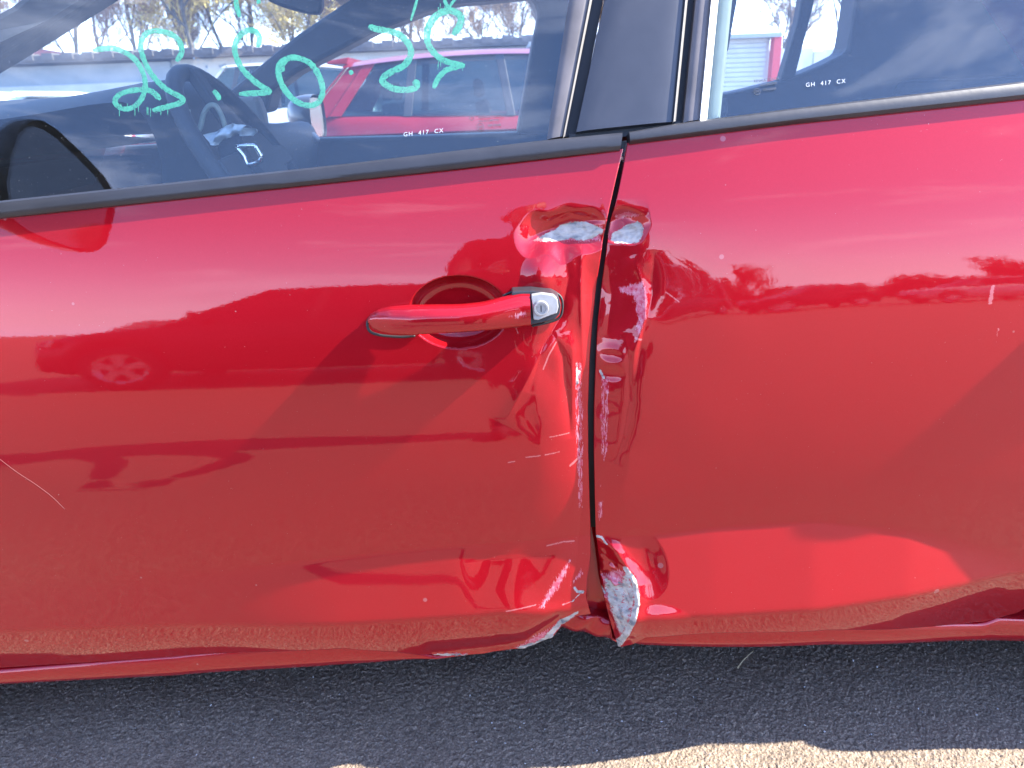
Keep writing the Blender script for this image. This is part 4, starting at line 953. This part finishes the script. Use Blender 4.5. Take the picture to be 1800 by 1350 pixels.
# ------------------------------------------------------------------ other cars
def make_car(name, label, col, loc, rz, L_=4.0, W_=1.74, H_=1.46, group=None, belt=0.93, hood=0.92, rear='hatch', metal=0.3, rough=0.35, cat='car', wsx=(-0.95, -0.22), van=False, glass=None):
    glass = glass or GLASS_B
    e = empty(name, loc, rz); tag(e, label, cat, group)
    pm = simple('paint_' + name, col, rough, metal, 0.3, spec=0.25)
    hl = L_ / 2; fx_, rx_ = -hl + 0.80, hl - 0.72
    x = np.linspace(-hl, hl, 64); wr = 0.36
    def ztop(xx):
        front = np.interp(xx, [-hl, -hl + 0.05, -hl + 0.35, wsx[0], 0, hl - 0.30, hl - 0.06, hl], [0.55, 0.72, hood - 0.12, hood, belt, belt + 0.05, belt - 0.02, 0.60])
        return front
    zb_ = np.full(x.shape, 0.22); zb_ = np.where(x < -hl + 0.3, 0.26, zb_)
    for cx in (fx_, rx_):
        a = np.clip(wr ** 2 - (x - cx) ** 2, 0, None); zb_ = np.maximum(zb_, np.where(a > 0, 0.32 + np.sqrt(a), 0))
    wd = W_ / 2 * np.interp(x, [-hl, -hl + 0.12, -hl + 0.5, 0, hl - 0.45, hl - 0.10, hl], [0.62, 0.84, 0.97, 1.0, 0.97, 0.88, 0.70])
    zt_ = ztop(x); rws = []
    sec_ = [(-0.0, 0.0, 1), (0.80, 0.0, 1), (0.95, 0.06, 1), (1.0, 0.30, 1), (1.0, 0.55, 1), (0.975, 0.80, 1), (0.93, 0.95, 1), (0.86, 1.0, 1), (0.0, 1.02, 1)]
    full = [(-a, b) for a, b, _ in sec_[::-1]] [:-1] + [(a, b) for a, b, _ in sec_]
    P_ = np.zeros((len(full), len(x), 3))
    for k, (a, b) in enumerate(full): P_[k, :, 0] = x; P_[k, :, 1] = a * wd; P_[k, :, 2] = zb_ + (zt_ - zb_) * b
    grid_obj('body', P_, pm, e, flip=True)
    # greenhouse
    if van: xb = [wsx[0], -0.2, 0.6, hl - 0.25, hl - 0.05]; xr = [wsx[1], 0.0, 0.6, hl - 0.25, hl - 0.12]
    else:
        xb = [wsx[0], 0.12, 0.98, hl - 0.42, hl - 0.12]; xr = [wsx[1], 0.20, 0.92, hl - 0.72, hl - 0.52]
        if rear == 'saloon': xb = [wsx[0], 0.12, 0.95, 1.35, 1.62]; xr = [wsx[1], 0.20, 0.80, 0.98, 1.10]
    rz_ = lambda xx: H_ - 0.05 * ((xx - 0.35) / 1.0) ** 2
    pil = 0.045
    for s in (-1, 1):
        wy = lambda xx: s * W_ / 2 * 0.90; ry = lambda xx: s * W_ / 2 * 0.70
        def B_(xx): return np.array((xx, wy(xx), float(ztop(np.array(xx))) - 0.01))
        def T_(xx): return np.array((xx, ry(xx), rz_(xx) - 0.05))
        for i in range(len(xb)):
            w0 = 0.05 if i in (0,) else (0.07 if i < len(xb) - 1 else 0.02)
            if i == len(xb) - 2: w0 = 0.10
            slab('pillar', [B_(xb[i] - w0 / 2), B_(xb[i] + w0 / 2), T_(xr[i] + w0 / 2), T_(xr[i] - w0 / 2)], 0.035, pm if i not in (1, 2) else BLACK, e, (0, -s, 0), 0.004)
        for i in range(len(xb) - 1):
            a = 0.03; k = np.array((0, -s * 0.012, 0))
            q_ = (i == len(xb) - 2 and rear == 'hatch' and not van)
            slab('rear_quarter' if q_ else 'side_window', [B_(xb[i] + a) + k, B_(xb[i + 1] - a) + k, T_(xr[i + 1] - a) + k, T_(xr[i] + a) + k], 0.005, pm if q_ else glass, e, (0, -s, 0))
    ry = W_ / 2 * 0.70; xx = np.linspace(xr[0] - 0.03, xr[-1] + 0.03, 18); yy = np.linspace(-1, 1, 13)
    P_ = np.array([[(a, b * ry * 1.03, rz_(a) - 0.055 + 0.06 * (1 - abs(b) ** 3.0)) for a in xx] for b in yy])
    grid_obj('roof', P_, pm, e)
    for nm, i in (('windscreen', 0), ('rear_window', -1)):
        b = xb[i]; r_ = xr[i]; zb0 = float(ztop(np.array(b))) + 0.005
        P_ = np.array([[(b + (r_ - b) * s_ + (-1 if i == 0 else 1) * 0.07 * (1 - t_ * t_) * (1 - 0.5 * s_), t_ * W_ / 2 * (0.89 - 0.20 * s_), zb0 + (rz_(r_) - 0.05 - zb0) * s_) for t_ in np.linspace(-1, 1, 12)] for s_ in np.linspace(0, 1, 6)])
        grid_obj(nm, P_, glass, e)
    if rear == 'hatch':
        slab('spoiler', [(xr[-1] + 0.0, -ry * 0.95, H_ - 0.09), (xr[-1] + 0.16, -ry * 0.9, H_ - 0.085), (xr[-1] + 0.16, -ry * 0.9, H_ - 0.06), (xr[-1] - 0.02, -ry * 0.95, H_ - 0.035)], 2 * ry * 0.92, pm, e, (0, 1, 0), 0.006)
    for s in (-1, 1):
        slab('headlight', [(-hl + 0.10, s * W_ / 2 * 0.55, 0.62), (-hl + 0.30, s * W_ / 2 * 0.93, 0.66), (-hl + 0.34, s * W_ / 2 * 0.92, 0.75), (-hl + 0.12, s * W_ / 2 * 0.6, 0.72)], 0.05, ALLOY, e, (-1, 0, 0), 0.006)
        slab('tail_light', [(hl - 0.10, s * W_ / 2 * 0.60, 0.70), (hl - 0.14, s * W_ / 2 * 0.93, 0.72), (hl - 0.16, s * W_ / 2 * 0.92, 0.92), (hl - 0.10, s * W_ / 2 * 0.75, 0.92)], 0.05, simple('tail_red', (0.4, 0.01, 0.01), 0.2, coat=1), e, (1, 0, 0), 0.006)
        slab('door_mirror', [(wsx[0] + 0.30, s * W_ / 2 * 1.0, 0.97), (wsx[0] + 0.36, s * W_ / 2 * 1.13, 0.97), (wsx[0] + 0.36, s * W_ / 2 * 1.13, 1.08), (wsx[0] + 0.30, s * W_ / 2 * 1.0, 1.10)], 0.08, pm, e, (-1, 0, 0), 0.015)
    for cx in (fx_, rx_):
        for s in (-1, 1): wheel((cx, s * (W_ / 2 - 0.11), 0.315), parent=e, side=s)
    for yy_ in (-0.36, 0.36):
        for xx_ in (0.15, 0.95):
            st = empty('seat'); st.parent = e
            slab('backrest', [(xx_, yy_ - 0.22, 0.5), (xx_ + 0.14, yy_ - 0.22, 0.5), (xx_ + 0.28, yy_ - 0.22, 1.08), (xx_ + 0.18, yy_ - 0.22, 1.1)], 0.44, DARKFAB, st, (0, 1, 0), 0.03)
            slab('headrest', [(xx_ + 0.20, yy_ - 0.11, 1.12), (xx_ + 0.28, yy_ - 0.11, 1.11), (xx_ + 0.29, yy_ - 0.11, 1.26), (xx_ + 0.22, yy_ - 0.11, 1.27)], 0.22, DARKFAB, st, (0, 1, 0), 0.03)
    return e
make_car('red_hatchback', 'red hatchback parked beyond the car, seen through its front side windows', (0.20, 0.005, 0.012), (0.2, 6.3, 0), math.pi, 4.0, 1.72, 1.50, belt=0.97)
make_car('white_car', 'white car at the left edge, only its bright roof end showing over the dashboard', (0.8, 0.8, 0.8), (-6.2, 7.2, 0), 0.0, 4.2, 1.74, 1.36, metal=0, belt=0.9)
make_car('silver_van', 'pale silver van standing behind the red hatchback', (0.55, 0.58, 0.62), (-4.2, 12.5, 0), 0.05, 4.4, 1.85, 1.75, metal=0.5, belt=1.05, van=True, cat='van')
make_car('white_estate', 'white car low behind the rear side window beside the shutter', (0.8, 0.8, 0.8), (7.4, 13.5, 0), math.pi, 4.3, 1.78, 1.42, metal=0)
# on the photographer's side (seen mirrored in the paint)
make_car('dark_hatchback', 'dark parked car mirrored in the front door paint, silver wheel showing', (0.012, 0.012, 0.016), (-1.50, -4.70, 0), 0.0, 4.1, 1.74, 1.46, metal=0.0, glass=make_glass('dark_tinted_glass', (0.02, 0.02, 0.022), 0.05))
LB = ['grey car in the far row mirrored in the rear door, first from the left', 'black car in the far row mirrored in the rear door, second from the left', 'white car in the far row mirrored in the rear door, third from the left', 'blue car in the far row mirrored in the rear door, fourth from the left', 'silver car in the far row mirrored at the left edge of the front door']
for k, (xx_, yy_, cc) in enumerate([(3.5, -19, (0.10, 0.10, 0.11)), (8.5, -19.5, (0.02, 0.02, 0.02)), (13.5, -19, (0.5, 0.5, 0.5)), (18.5, -19.4, (0.02, 0.04, 0.12)), (-9.0, -17, (0.4, 0.4, 0.42))]):
    make_car(['grey_car', 'black_car', 'white_saloon', 'blue_car', 'silver_car'][k], LB[k], cc, (xx_, yy_, 0), R(random.uniform(-4, 4)), 4.2, 1.76, 1.46, group='cars parked across the yard')

# ------------------------------------------------------------------ buildings and fences behind
METALW = simple('pale_cladding', (0.50, 0.54, 0.56), 0.6, var=0.06, scale=3)
METALG = simple('grey_cladding', (0.30, 0.34, 0.37), 0.6, var=0.08, scale=2)
ROOFM = simple('dark_roof_edge', (0.10, 0.09, 0.09), 0.8, var=0.2, scale=6)
bl = empty('long_low_building', (-9, 26, 0)); tag(bl, 'long low grey building with dark roof edge behind the windscreen', 'building')
def bbox(n, lo, hi, mt, par, bev=0.0):
    L0 = np.array(par.location); return box(n, np.array(lo) - L0, np.array(hi) - L0, mt, par, bev)
bbox('wall', (-32, 26, 0), (-11, 32, 2.55), METALG, bl); bbox('wall', (-11, 26.2, 0), (6.0, 32, 2.6), METALW, bl)
bbox('band', (-32, 25.9, 1.65), (-11.2, 26.0, 1.95), METALW, bl)
bbox('roof', (-32.4, 25.5, 2.62), (6.4, 32.6, 2.84), ROOFM, bl)
for k in range(9): bbox('door', (-30 + k * 4.4, 25.9, 0.0), (-27.2 + k * 4.4, 26.06, 1.5), METALW if k % 2 else METALG, bl)
for k in range(60): bbox('roof_rib', (-32.4 + k * 0.65, 25.42, 2.70), (-32.05 + k * 0.65, 25.9, 2.90), ROOFM, bl)
sh = empty('shuttered_building', (9.3, 19.5, 0)); tag(sh, 'white building with roller shutter and red corner post', 'building')
bbox('wall', (0.950, 19.5, 0), (5.350, 25, 2.22), METALW, sh); bbox('wall', (5.350, 19.62, 0), (6.900, 25, 2.22), METALW, sh); bbox('roof', (0.750, 19.2, 2.22), (7.050, 25.4, 2.32), METALG, sh)
for k in range(19): bbox('shutter_slat', (5.500, 19.53 + 0.02 * (k % 2), 0.10 + k * 0.112), (6.800, 19.6, 0.205 + k * 0.112), METALW, sh, 0.01)
bbox('beam', (0.950, 19.4, 1.45), (5.350, 19.5, 1.62), METALG, sh)
bbox('red_post', (6.900, 19.3, 0), (7.100, 19.6, 2.22), simple('red_steel', (0.55, 0.05, 0.06), 0.5), sh)
lamp = bbox('wall_lamp', (4.500, 19.25, 1.78), (4.900, 19.5, 2.04), simple('lamp_body', (0.6, 0.58, 0.45), 0.5), sh, 0.05)
fe = empty('corrugated_fence', (11.5, 23, 0)); tag(fe, 'pale corrugated metal fence right of the red post', 'fence')
for k in range(34): bbox('panel', (7.6 + k * 0.30, 23 + 0.06 * (k % 2), 0), (7.88 + k * 0.30, 23.12 + 0.06 * (k % 2), 2.0 + 0.05 * (k % 3)), METALW, fe)
rr_ = empty('red_shed', (-21, 33.5, 0)); tag(rr_, 'red sloping roof peeking over the long building at far left', 'shed')
bbox('wall', (-32, 33.2, 0), (-19, 40, 3.2), METALG, rr_)
L0 = np.array(rr_.location); slab('roof', [np.array(p) - L0 for p in ((-32, 33, 3.2), (-18.4, 33, 3.2), (-23, 33, 4.1), (-32, 33, 4.6))], 7, simple('red_sheet', (0.55, 0.09, 0.08), 0.6, var=0.1), rr_, (0, 1, 0))

# ------------------------------------------------------------------ trees
def tree_mesh(seed, h=9.0, spread=0.5, depth=5, twig=1.0, weep=0.0, upr=0.55):
    g = np.random.default_rng(seed); TV, TF, CV, CF = [], [], [], []
    def add(V, F, p, r, ns):
        v_, f_ = tube_geo(p, r, ns, off=sum(len(q) for q in V)); V.append(v_); F.extend(f_)
    def grow(p, d, l_, r_, lev):
        n = 5; pts = [p]; dd = d.copy()
        for _ in range(n):
            dd = dd + g.normal(size=3) * 0.11 + np.array((0, 0, 0.05 * (1 if not weep or lev < 3 else -5.0 * weep))); dd /= np.linalg.norm(dd); pts.append(pts[-1] + dd * l_ / n)
        pts = np.array(pts); r_ = max(r_, 0.011); rr = np.linspace(r_, r_ * 0.7, n + 1)
        if lev <= 1: add(TV, TF, pts, rr, 6)
        else: add(CV, CF, pts, rr, 3 if lev > 2 else 4)
        if lev >= depth: return
        k = {0: 7, 1: 5, 2: 5, 3: 4}.get(lev, 3)
        for j in range(k):
            t_ = (0.32 + 0.68 * (j + g.uniform(0, 0.9)) / k) if lev == 0 else g.uniform(0.15, 1.0)
            i = min(n - 1, int(t_ * n)); q = pts[i] + (pts[i + 1] - pts[i]) * (t_ * n - i) if t_ * n - i <= 1 else pts[-1]
            a = g.uniform(0, 6.28); side = np.array((math.cos(a), math.sin(a), 0.0)); nd = dd * upr + side * spread * g.uniform(0.6, 1.3) + np.array((0, 0, 0.25)); nd /= np.linalg.norm(nd)
            grow(q, nd, l_ * g.uniform(0.42, 0.62) * (1.25 if weep and lev >= 2 else 1), rr[i] * g.uniform(0.42, 0.6), lev + 1)
        if lev > 0: grow(pts[-1], dd, l_ * 0.6, rr[-1] * 0.8, lev + 1)
    grow(np.array((0, 0, 0.0)), np.array((0, 0, 1.0)), h * 0.72, 0.010 * h * twig, 0)
    def mk(nm, V, F, mt):
        me = bpy.data.meshes.new(nm); me.from_pydata(np.vstack(V).tolist(), [], F); me.materials.append(mt); me.update(); return me
    return mk, TV, TF, CV, CF
BARK = simple('grey_bark', (0.13, 0.11, 0.09), 0.9, var=0.3, scale=8)
TWIG = simple('brown_twigs', (0.34, 0.24, 0.155), 0.9, var=0.25, scale=1)
YELL = simple('yellow_catkins', (0.55, 0.42, 0.13), 0.9, var=0.25, scale=1)
IVY = simple('ivy_green', (0.07, 0.11, 0.04), 0.8, var=0.4, scale=3)
TM = []
for k, (h_, mt, wp) in enumerate(((9.5, TWIG, 0), (11, TWIG, 0), (8.5, TWIG, 0), (10.0, YELL, 0.03))):
    mk, TV, TF, CV, CF = tree_mesh(100 + k, h_, 0.62 if not wp else 0.8, 5 if not wp else 5, 1.0, wp); TM.append((mk('trunk', TV, TF, BARK), mk('crown', CV, CF, mt)))
# a few buds and old leaves give the crowns body
def leaf_mesh(nm, crown, n, size, mt, seed):
    g = np.random.default_rng(seed); co = np.empty(len(crown.vertices) * 3); crown.vertices.foreach_get('co', co); co = co.reshape(-1, 3); ii = g.integers(0, len(co), n)
    c = co[ii] + g.normal(size=(n, 3)) * 0.12; a = g.normal(size=(n, 3)) * size; b = g.normal(size=(n, 3)) * size
    V = np.stack([c - a, c + b, c + a, c - b], 1).reshape(-1, 3); me = bpy.data.meshes.new(nm)
    me.from_pydata(V.tolist(), [], [(4 * i, 4 * i + 1, 4 * i + 2, 4 * i + 3) for i in range(n)]); me.materials.append(mt); me.update(); return me
BUD = simple('tan_buds', (0.42, 0.30, 0.16), 0.9, var=0.3, scale=1)
LEAFM = [leaf_mesh('buds', TM[0][1], 7000, 0.022, BUD, 1), None, leaf_mesh('buds', TM[2][1], 7000, 0.022, BUD, 2), leaf_mesh('buds', TM[3][1], 16000, 0.035, YELL, 3)]
EVERG = simple('dark_foliage', (0.045, 0.06, 0.03), 0.8, var=0.4, scale=2)
EV = leaf_mesh('foliage', TM[1][1], 14000, 0.09, EVERG, 4)
def place_tree(k, x, y, s, rz, label, group, foliage=None, name='bare_tree'):
    e = empty(name, (x, y, 0), rz); e.scale = (s, s, s); tag(e, label, 'tree', group)
    for nm, me in (('trunk', TM[k][0]), ('crown', TM[k][1]), ('buds' if foliage is None else 'foliage', foliage or LEAFM[k])):
        if me is None: continue
        o = bpy.data.objects.new(nm, me); COL.objects.link(o); o.parent = e
g = np.random.default_rng(77)
xs_ = np.arange(-38, 34, 1.75)
for i, x in enumerate(xs_):
    place_tree(int(g.integers(0, 3)), x + g.normal() * 0.6, 40 + g.uniform(-4, 7), g.uniform(0.75, 1.15), g.uniform(0, 6.28), 'bare brown tree in the row behind the buildings', 'bare trees behind the buildings')
place_tree(3, -14.0, 36.0, 1.05, 0.5, 'large yellow budding tree behind the windscreen writing', None, name='yellow_tree')
place_tree(3, -9.6, 38.0, 0.80, 2.2, 'small yellow budding tree nearest the dark windscreen pillar', None, name='yellow_tree')
def shrub_mesh(seed, n=2600):
    q = np.random.default_rng(seed); d = q.normal(size=(n, 3)); d /= np.linalg.norm(d, axis=1)[:, None]; d[:, 2] = np.abs(d[:, 2])
    r_ = q.uniform(0.55, 1.0, n) * (1 + 0.25 * np.sin(5 * np.arctan2(d[:, 1], d[:, 0]) + seed) * np.cos(4 * d[:, 2]))
    c = d * r_[:, None] * np.array((2.6, 1.6, 2.9)); a_ = q.normal(size=(n, 3)) * 0.13; b_ = q.normal(size=(n, 3)) * 0.13
    V = np.stack([c - a_, c + b_, c + a_, c - b_], 1).reshape(-1, 3); V[:, 2] = np.maximum(V[:, 2], 0.02); me = bpy.data.meshes.new('foliage')
    me.from_pydata(V.tolist(), [], [(4 * i, 4 * i + 1, 4 * i + 2, 4 * i + 3) for i in range(n)]); me.materials.append(EVERG); me.update(); return me
SHM = [shrub_mesh(k) for k in range(3)]
for i, x in enumerate(np.arange(1, 66, 3.1)):
    e = empty('leafy_shrub', (x + g.normal() * 0.5, -44 + g.uniform(-2, 2), 0), g.uniform(-0.4, 0.4)); sc_ = (0.62 + 0.55 * sstep((x - 22) / 16) + 0.25 * math.sin(x * 0.55)) * g.uniform(0.85, 1.15); e.scale = (1.1, 1, float(sc_))
    tag(e, 'dark leafy shrub of the far hedge row mirrored in the rear door', 'shrub', 'dark shrubs across the yard')
    o = bpy.data.objects.new('foliage', SHM[i % 3]); COL.objects.link(o); o.parent = e
    tube('stem', [(0, 0, 0), (0.1, 0, 0.8), (0.15, 0.1, 1.6)], [0.08, 0.06, 0.03], BARK, e, 6)
for x, sz in ((10, 0.30), (17, 0.36), (37, 0.42)):
    place_tree(1, x, -50, sz, x, {10: 'dark tree above the far hedge, nearest the door gap', 17: 'dark tree above the far hedge, middle one', 37: 'dark tree above the far hedge, farthest right'}[x], 'dark trees across the yard', EV, 'leafy_tree')

# ------------------------------------------------------------------ the photographer, mirrored in the paint, and the phone
def skin_body(name, joints, edges, root, mat, parent):
    me = bpy.data.meshes.new(name); me.from_pydata([j[:3] for j in joints], edges, []); me.update()
    o = bpy.data.objects.new(name, me); COL.objects.link(o); me.materials.append(mat)
    o.modifiers.new('skin', 'SKIN'); o.modifiers['skin'].use_smooth_shade = True
    for i, sv in enumerate(me.skin_vertices[0].data): sv.radius = (joints[i][3], joints[i][4] if len(joints[i]) > 4 else joints[i][3]); sv.use_root = (i == root)
    sb = o.modifiers.new('sub', 'SUBSURF'); sb.levels = 2; sb.render_levels = 2
    o.parent = parent; return o
DARKC = simple('dark_jacket', (0.025, 0.027, 0.035), 0.85, var=0.2)
SKINM = simple('skin', (0.45, 0.27, 0.20), 0.55)
per = empty('person', (0.07, -1.70, 0)); tag(per, 'person in dark clothing holding up a phone, mirrored in the dented paint', 'person')
J = [(0, 0, 0.95, .15, .11), (0, 0.02, 1.12, .15, .10), (0, 0.05, 1.30, .17, .11), (0, 0.08, 1.42, .10, .08), (0, 0.11, 1.50, .055), (0, 0.14, 1.57, .075, .085), (0, 0.145, 1.66, .078, .092), (0, 0.13, 1.72, .055, .06)]
E = [(0, 1), (1, 2), (2, 3), (3, 4), (4, 5), (5, 6), (6, 7)]
for s in (-1, 1):
    b = len(J); J += [(s * 0.19, 0.06, 1.38, .062), (s * 0.25, 0.16, 1.18, .048), (s * 0.24, 0.26, 1.09, .044), (s * 0.17, 0.45, 1.09, .034), (s * 0.125, 0.53, 1.10, .027)]
    E += [(2, b), (b, b + 1), (b + 1, b + 2), (b + 2, b + 3), (b + 3, b + 4)]
    b = len(J); J += [(s * 0.10, 0, 0.86, .085), (s * 0.11, 0.03, 0.50, .058), (s * 0.12, 0.0, 0.11, .042), (s * 0.12, 0.03, 0.045, .042, .034), (s * 0.13, 0.16, 0.035, .036, .026)]
    E += [(0, b), (b, b + 1), (b + 1, b + 2), (b + 2, b + 3), (b + 3, b + 4)]
J = [(j[0], j[1], j[2]) + tuple(r_ * (1.30 if j[2] < 1.45 and abs(j[0]) < 0.22 and j[1] < 0.4 else 1.0) for r_ in j[3:]) for j in J]
skin_body('body', J, E, 0, DARKC, per)
for s in (-1, 1):
    Jh = [(s * 0.120, 0.535, 1.10, .022, .016), (s * 0.105, 0.575, 1.105, .030, .014)]; Eh = [(0, 1)]
    for q in range(4):
        b = len(Jh); z_ = 1.135 - 0.021 * q; ln = (0.9, 1.0, 0.95, 0.75)[q]
        Jh += [(s * 0.098, 0.600, z_, .0095), (s * (0.098 - 0.010), 0.600 + 0.034 * ln, z_, .0085), (s * (0.098 - 0.032 * ln), 0.600 + 0.046 * ln, z_, .0075)]
        Eh += [(1, b), (b, b + 1), (b + 1, b + 2)]
    b = len(Jh); Jh += [(s * 0.095, 0.565, 1.128, .010), (s * 0.070, 0.592, 1.140, .009), (s * 0.052, 0.601, 1.142, .008)]; Eh += [(1, b), (b, b + 1), (b + 1, b + 2)]
    skin_body('hand', Jh, Eh, 0, SKINM, per)
fv = [(0.073 * math.sin(a) * math.cos(b_) * 0.98, 0.165 + 0.082 * math.cos(a) * math.cos(b_), 1.635 + 0.112 * math.sin(b_)) for b_ in np.linspace(-1.25, 0.9, 10) for a in np.linspace(-1.25, 1.25, 12)]
o = grid_obj('face', np.array(fv).reshape(10, 12, 3), SKINM, per)
o = tube('nose', [(0, 0.245, 1.66), (0, 0.258, 1.635), (0, 0.266, 1.618), (0, 0.250, 1.608)], [0.007, 0.010, 0.013, 0.006], SKINM, per, 8)
for s in (-1, 1):
    tube('ear', [(s * 0.078, 0.15, 1.60), (s * 0.086, 0.14, 1.63), (s * 0.084, 0.15, 1.66)], [0.010, 0.013, 0.010], SKINM, per, 8)
    tube('eye', [(s * 0.036, 0.236, 1.648), (s * 0.026, 0.242, 1.648)], [0.008, 0.008], BLACK, per, 8)
tube('mouth', [(-0.024, 0.236, 1.585), (0, 0.245, 1.583), (0.024, 0.236, 1.585)], [0.003, 0.005, 0.003], simple('lips', (0.35, 0.13, 0.11), 0.5), per, 6)
hr = [(0.083 * math.sin(a) * math.cos(b_), 0.135 + 0.098 * math.cos(a) * math.cos(b_), 1.655 + 0.105 * math.sin(b_)) for b_ in np.linspace(0.05, 1.5, 8) for a in np.linspace(0.9, 2 * math.pi - 0.9, 18)]
grid_obj('hair', np.array(hr).reshape(8, 18, 3), simple('dark_hair', (0.03, 0.02, 0.015), 0.6), per)
ph = box('phone', (-0.080, -0.009, -0.0375), (0.080, 0.0, 0.0375), BLACK, None, 0.004); ph.location = (0.07, -1.030, 1.118)
tag(ph, 'black phone held level in both hands, mirrored in the paint', 'phone')

# ------------------------------------------------------------------ small things on the tarmac
tp = catmull([(1297, 1176), (1303, 1166), (1312, 1157), (1324, 1146)], 5)
def gpt(u_, v_):
    d = ray(np.float64(u_), np.float64(v_)); t_ = -CAM[2] / d[2]; return CAM + t_ * d + np.array((0, 0, 0.003))
tw = tube('grass_stalk', np.array([gpt(a, b) for a, b in tp]), np.linspace(0.0016, 0.0006, len(tp)), simple('dry_straw', (0.42, 0.34, 0.20), 0.8)); tag(tw, 'dry pale grass stalk lying on the tarmac under the rear door', 'stalk')
g = np.random.default_rng(9); V = []; F = []
for _ in range(220):
    x, y = g.uniform(-1.2, 1.2), g.uniform(-0.25, 0.40); s_ = g.uniform(0.0012, 0.0023); b_ = len(V)
    for d in ((1, 0, 0), (-1, 0, 0), (0, 1, 0), (0, -1, 0), (0, 0, 0.8), (0, 0, -0.8)): V.append(np.array((x, y, 0.0022)) + s_ * (np.array(d) + g.normal(size=3) * 0.25))
    F += [(b_ + a, b_ + c, b_ + e_) for a, c, e_ in ((0, 2, 4), (2, 1, 4), (1, 3, 4), (3, 0, 4), (2, 0, 5), (1, 2, 5), (3, 1, 5), (0, 3, 5))]
pb = new_obj('loose_grit', V, F, simple('grit', (0.36, 0.34, 0.32), 0.8, var=0.3, scale=60), None, False); tag(pb, 'pale loose grit scattered over the dark tarmac', 'grit', kind='stuff')
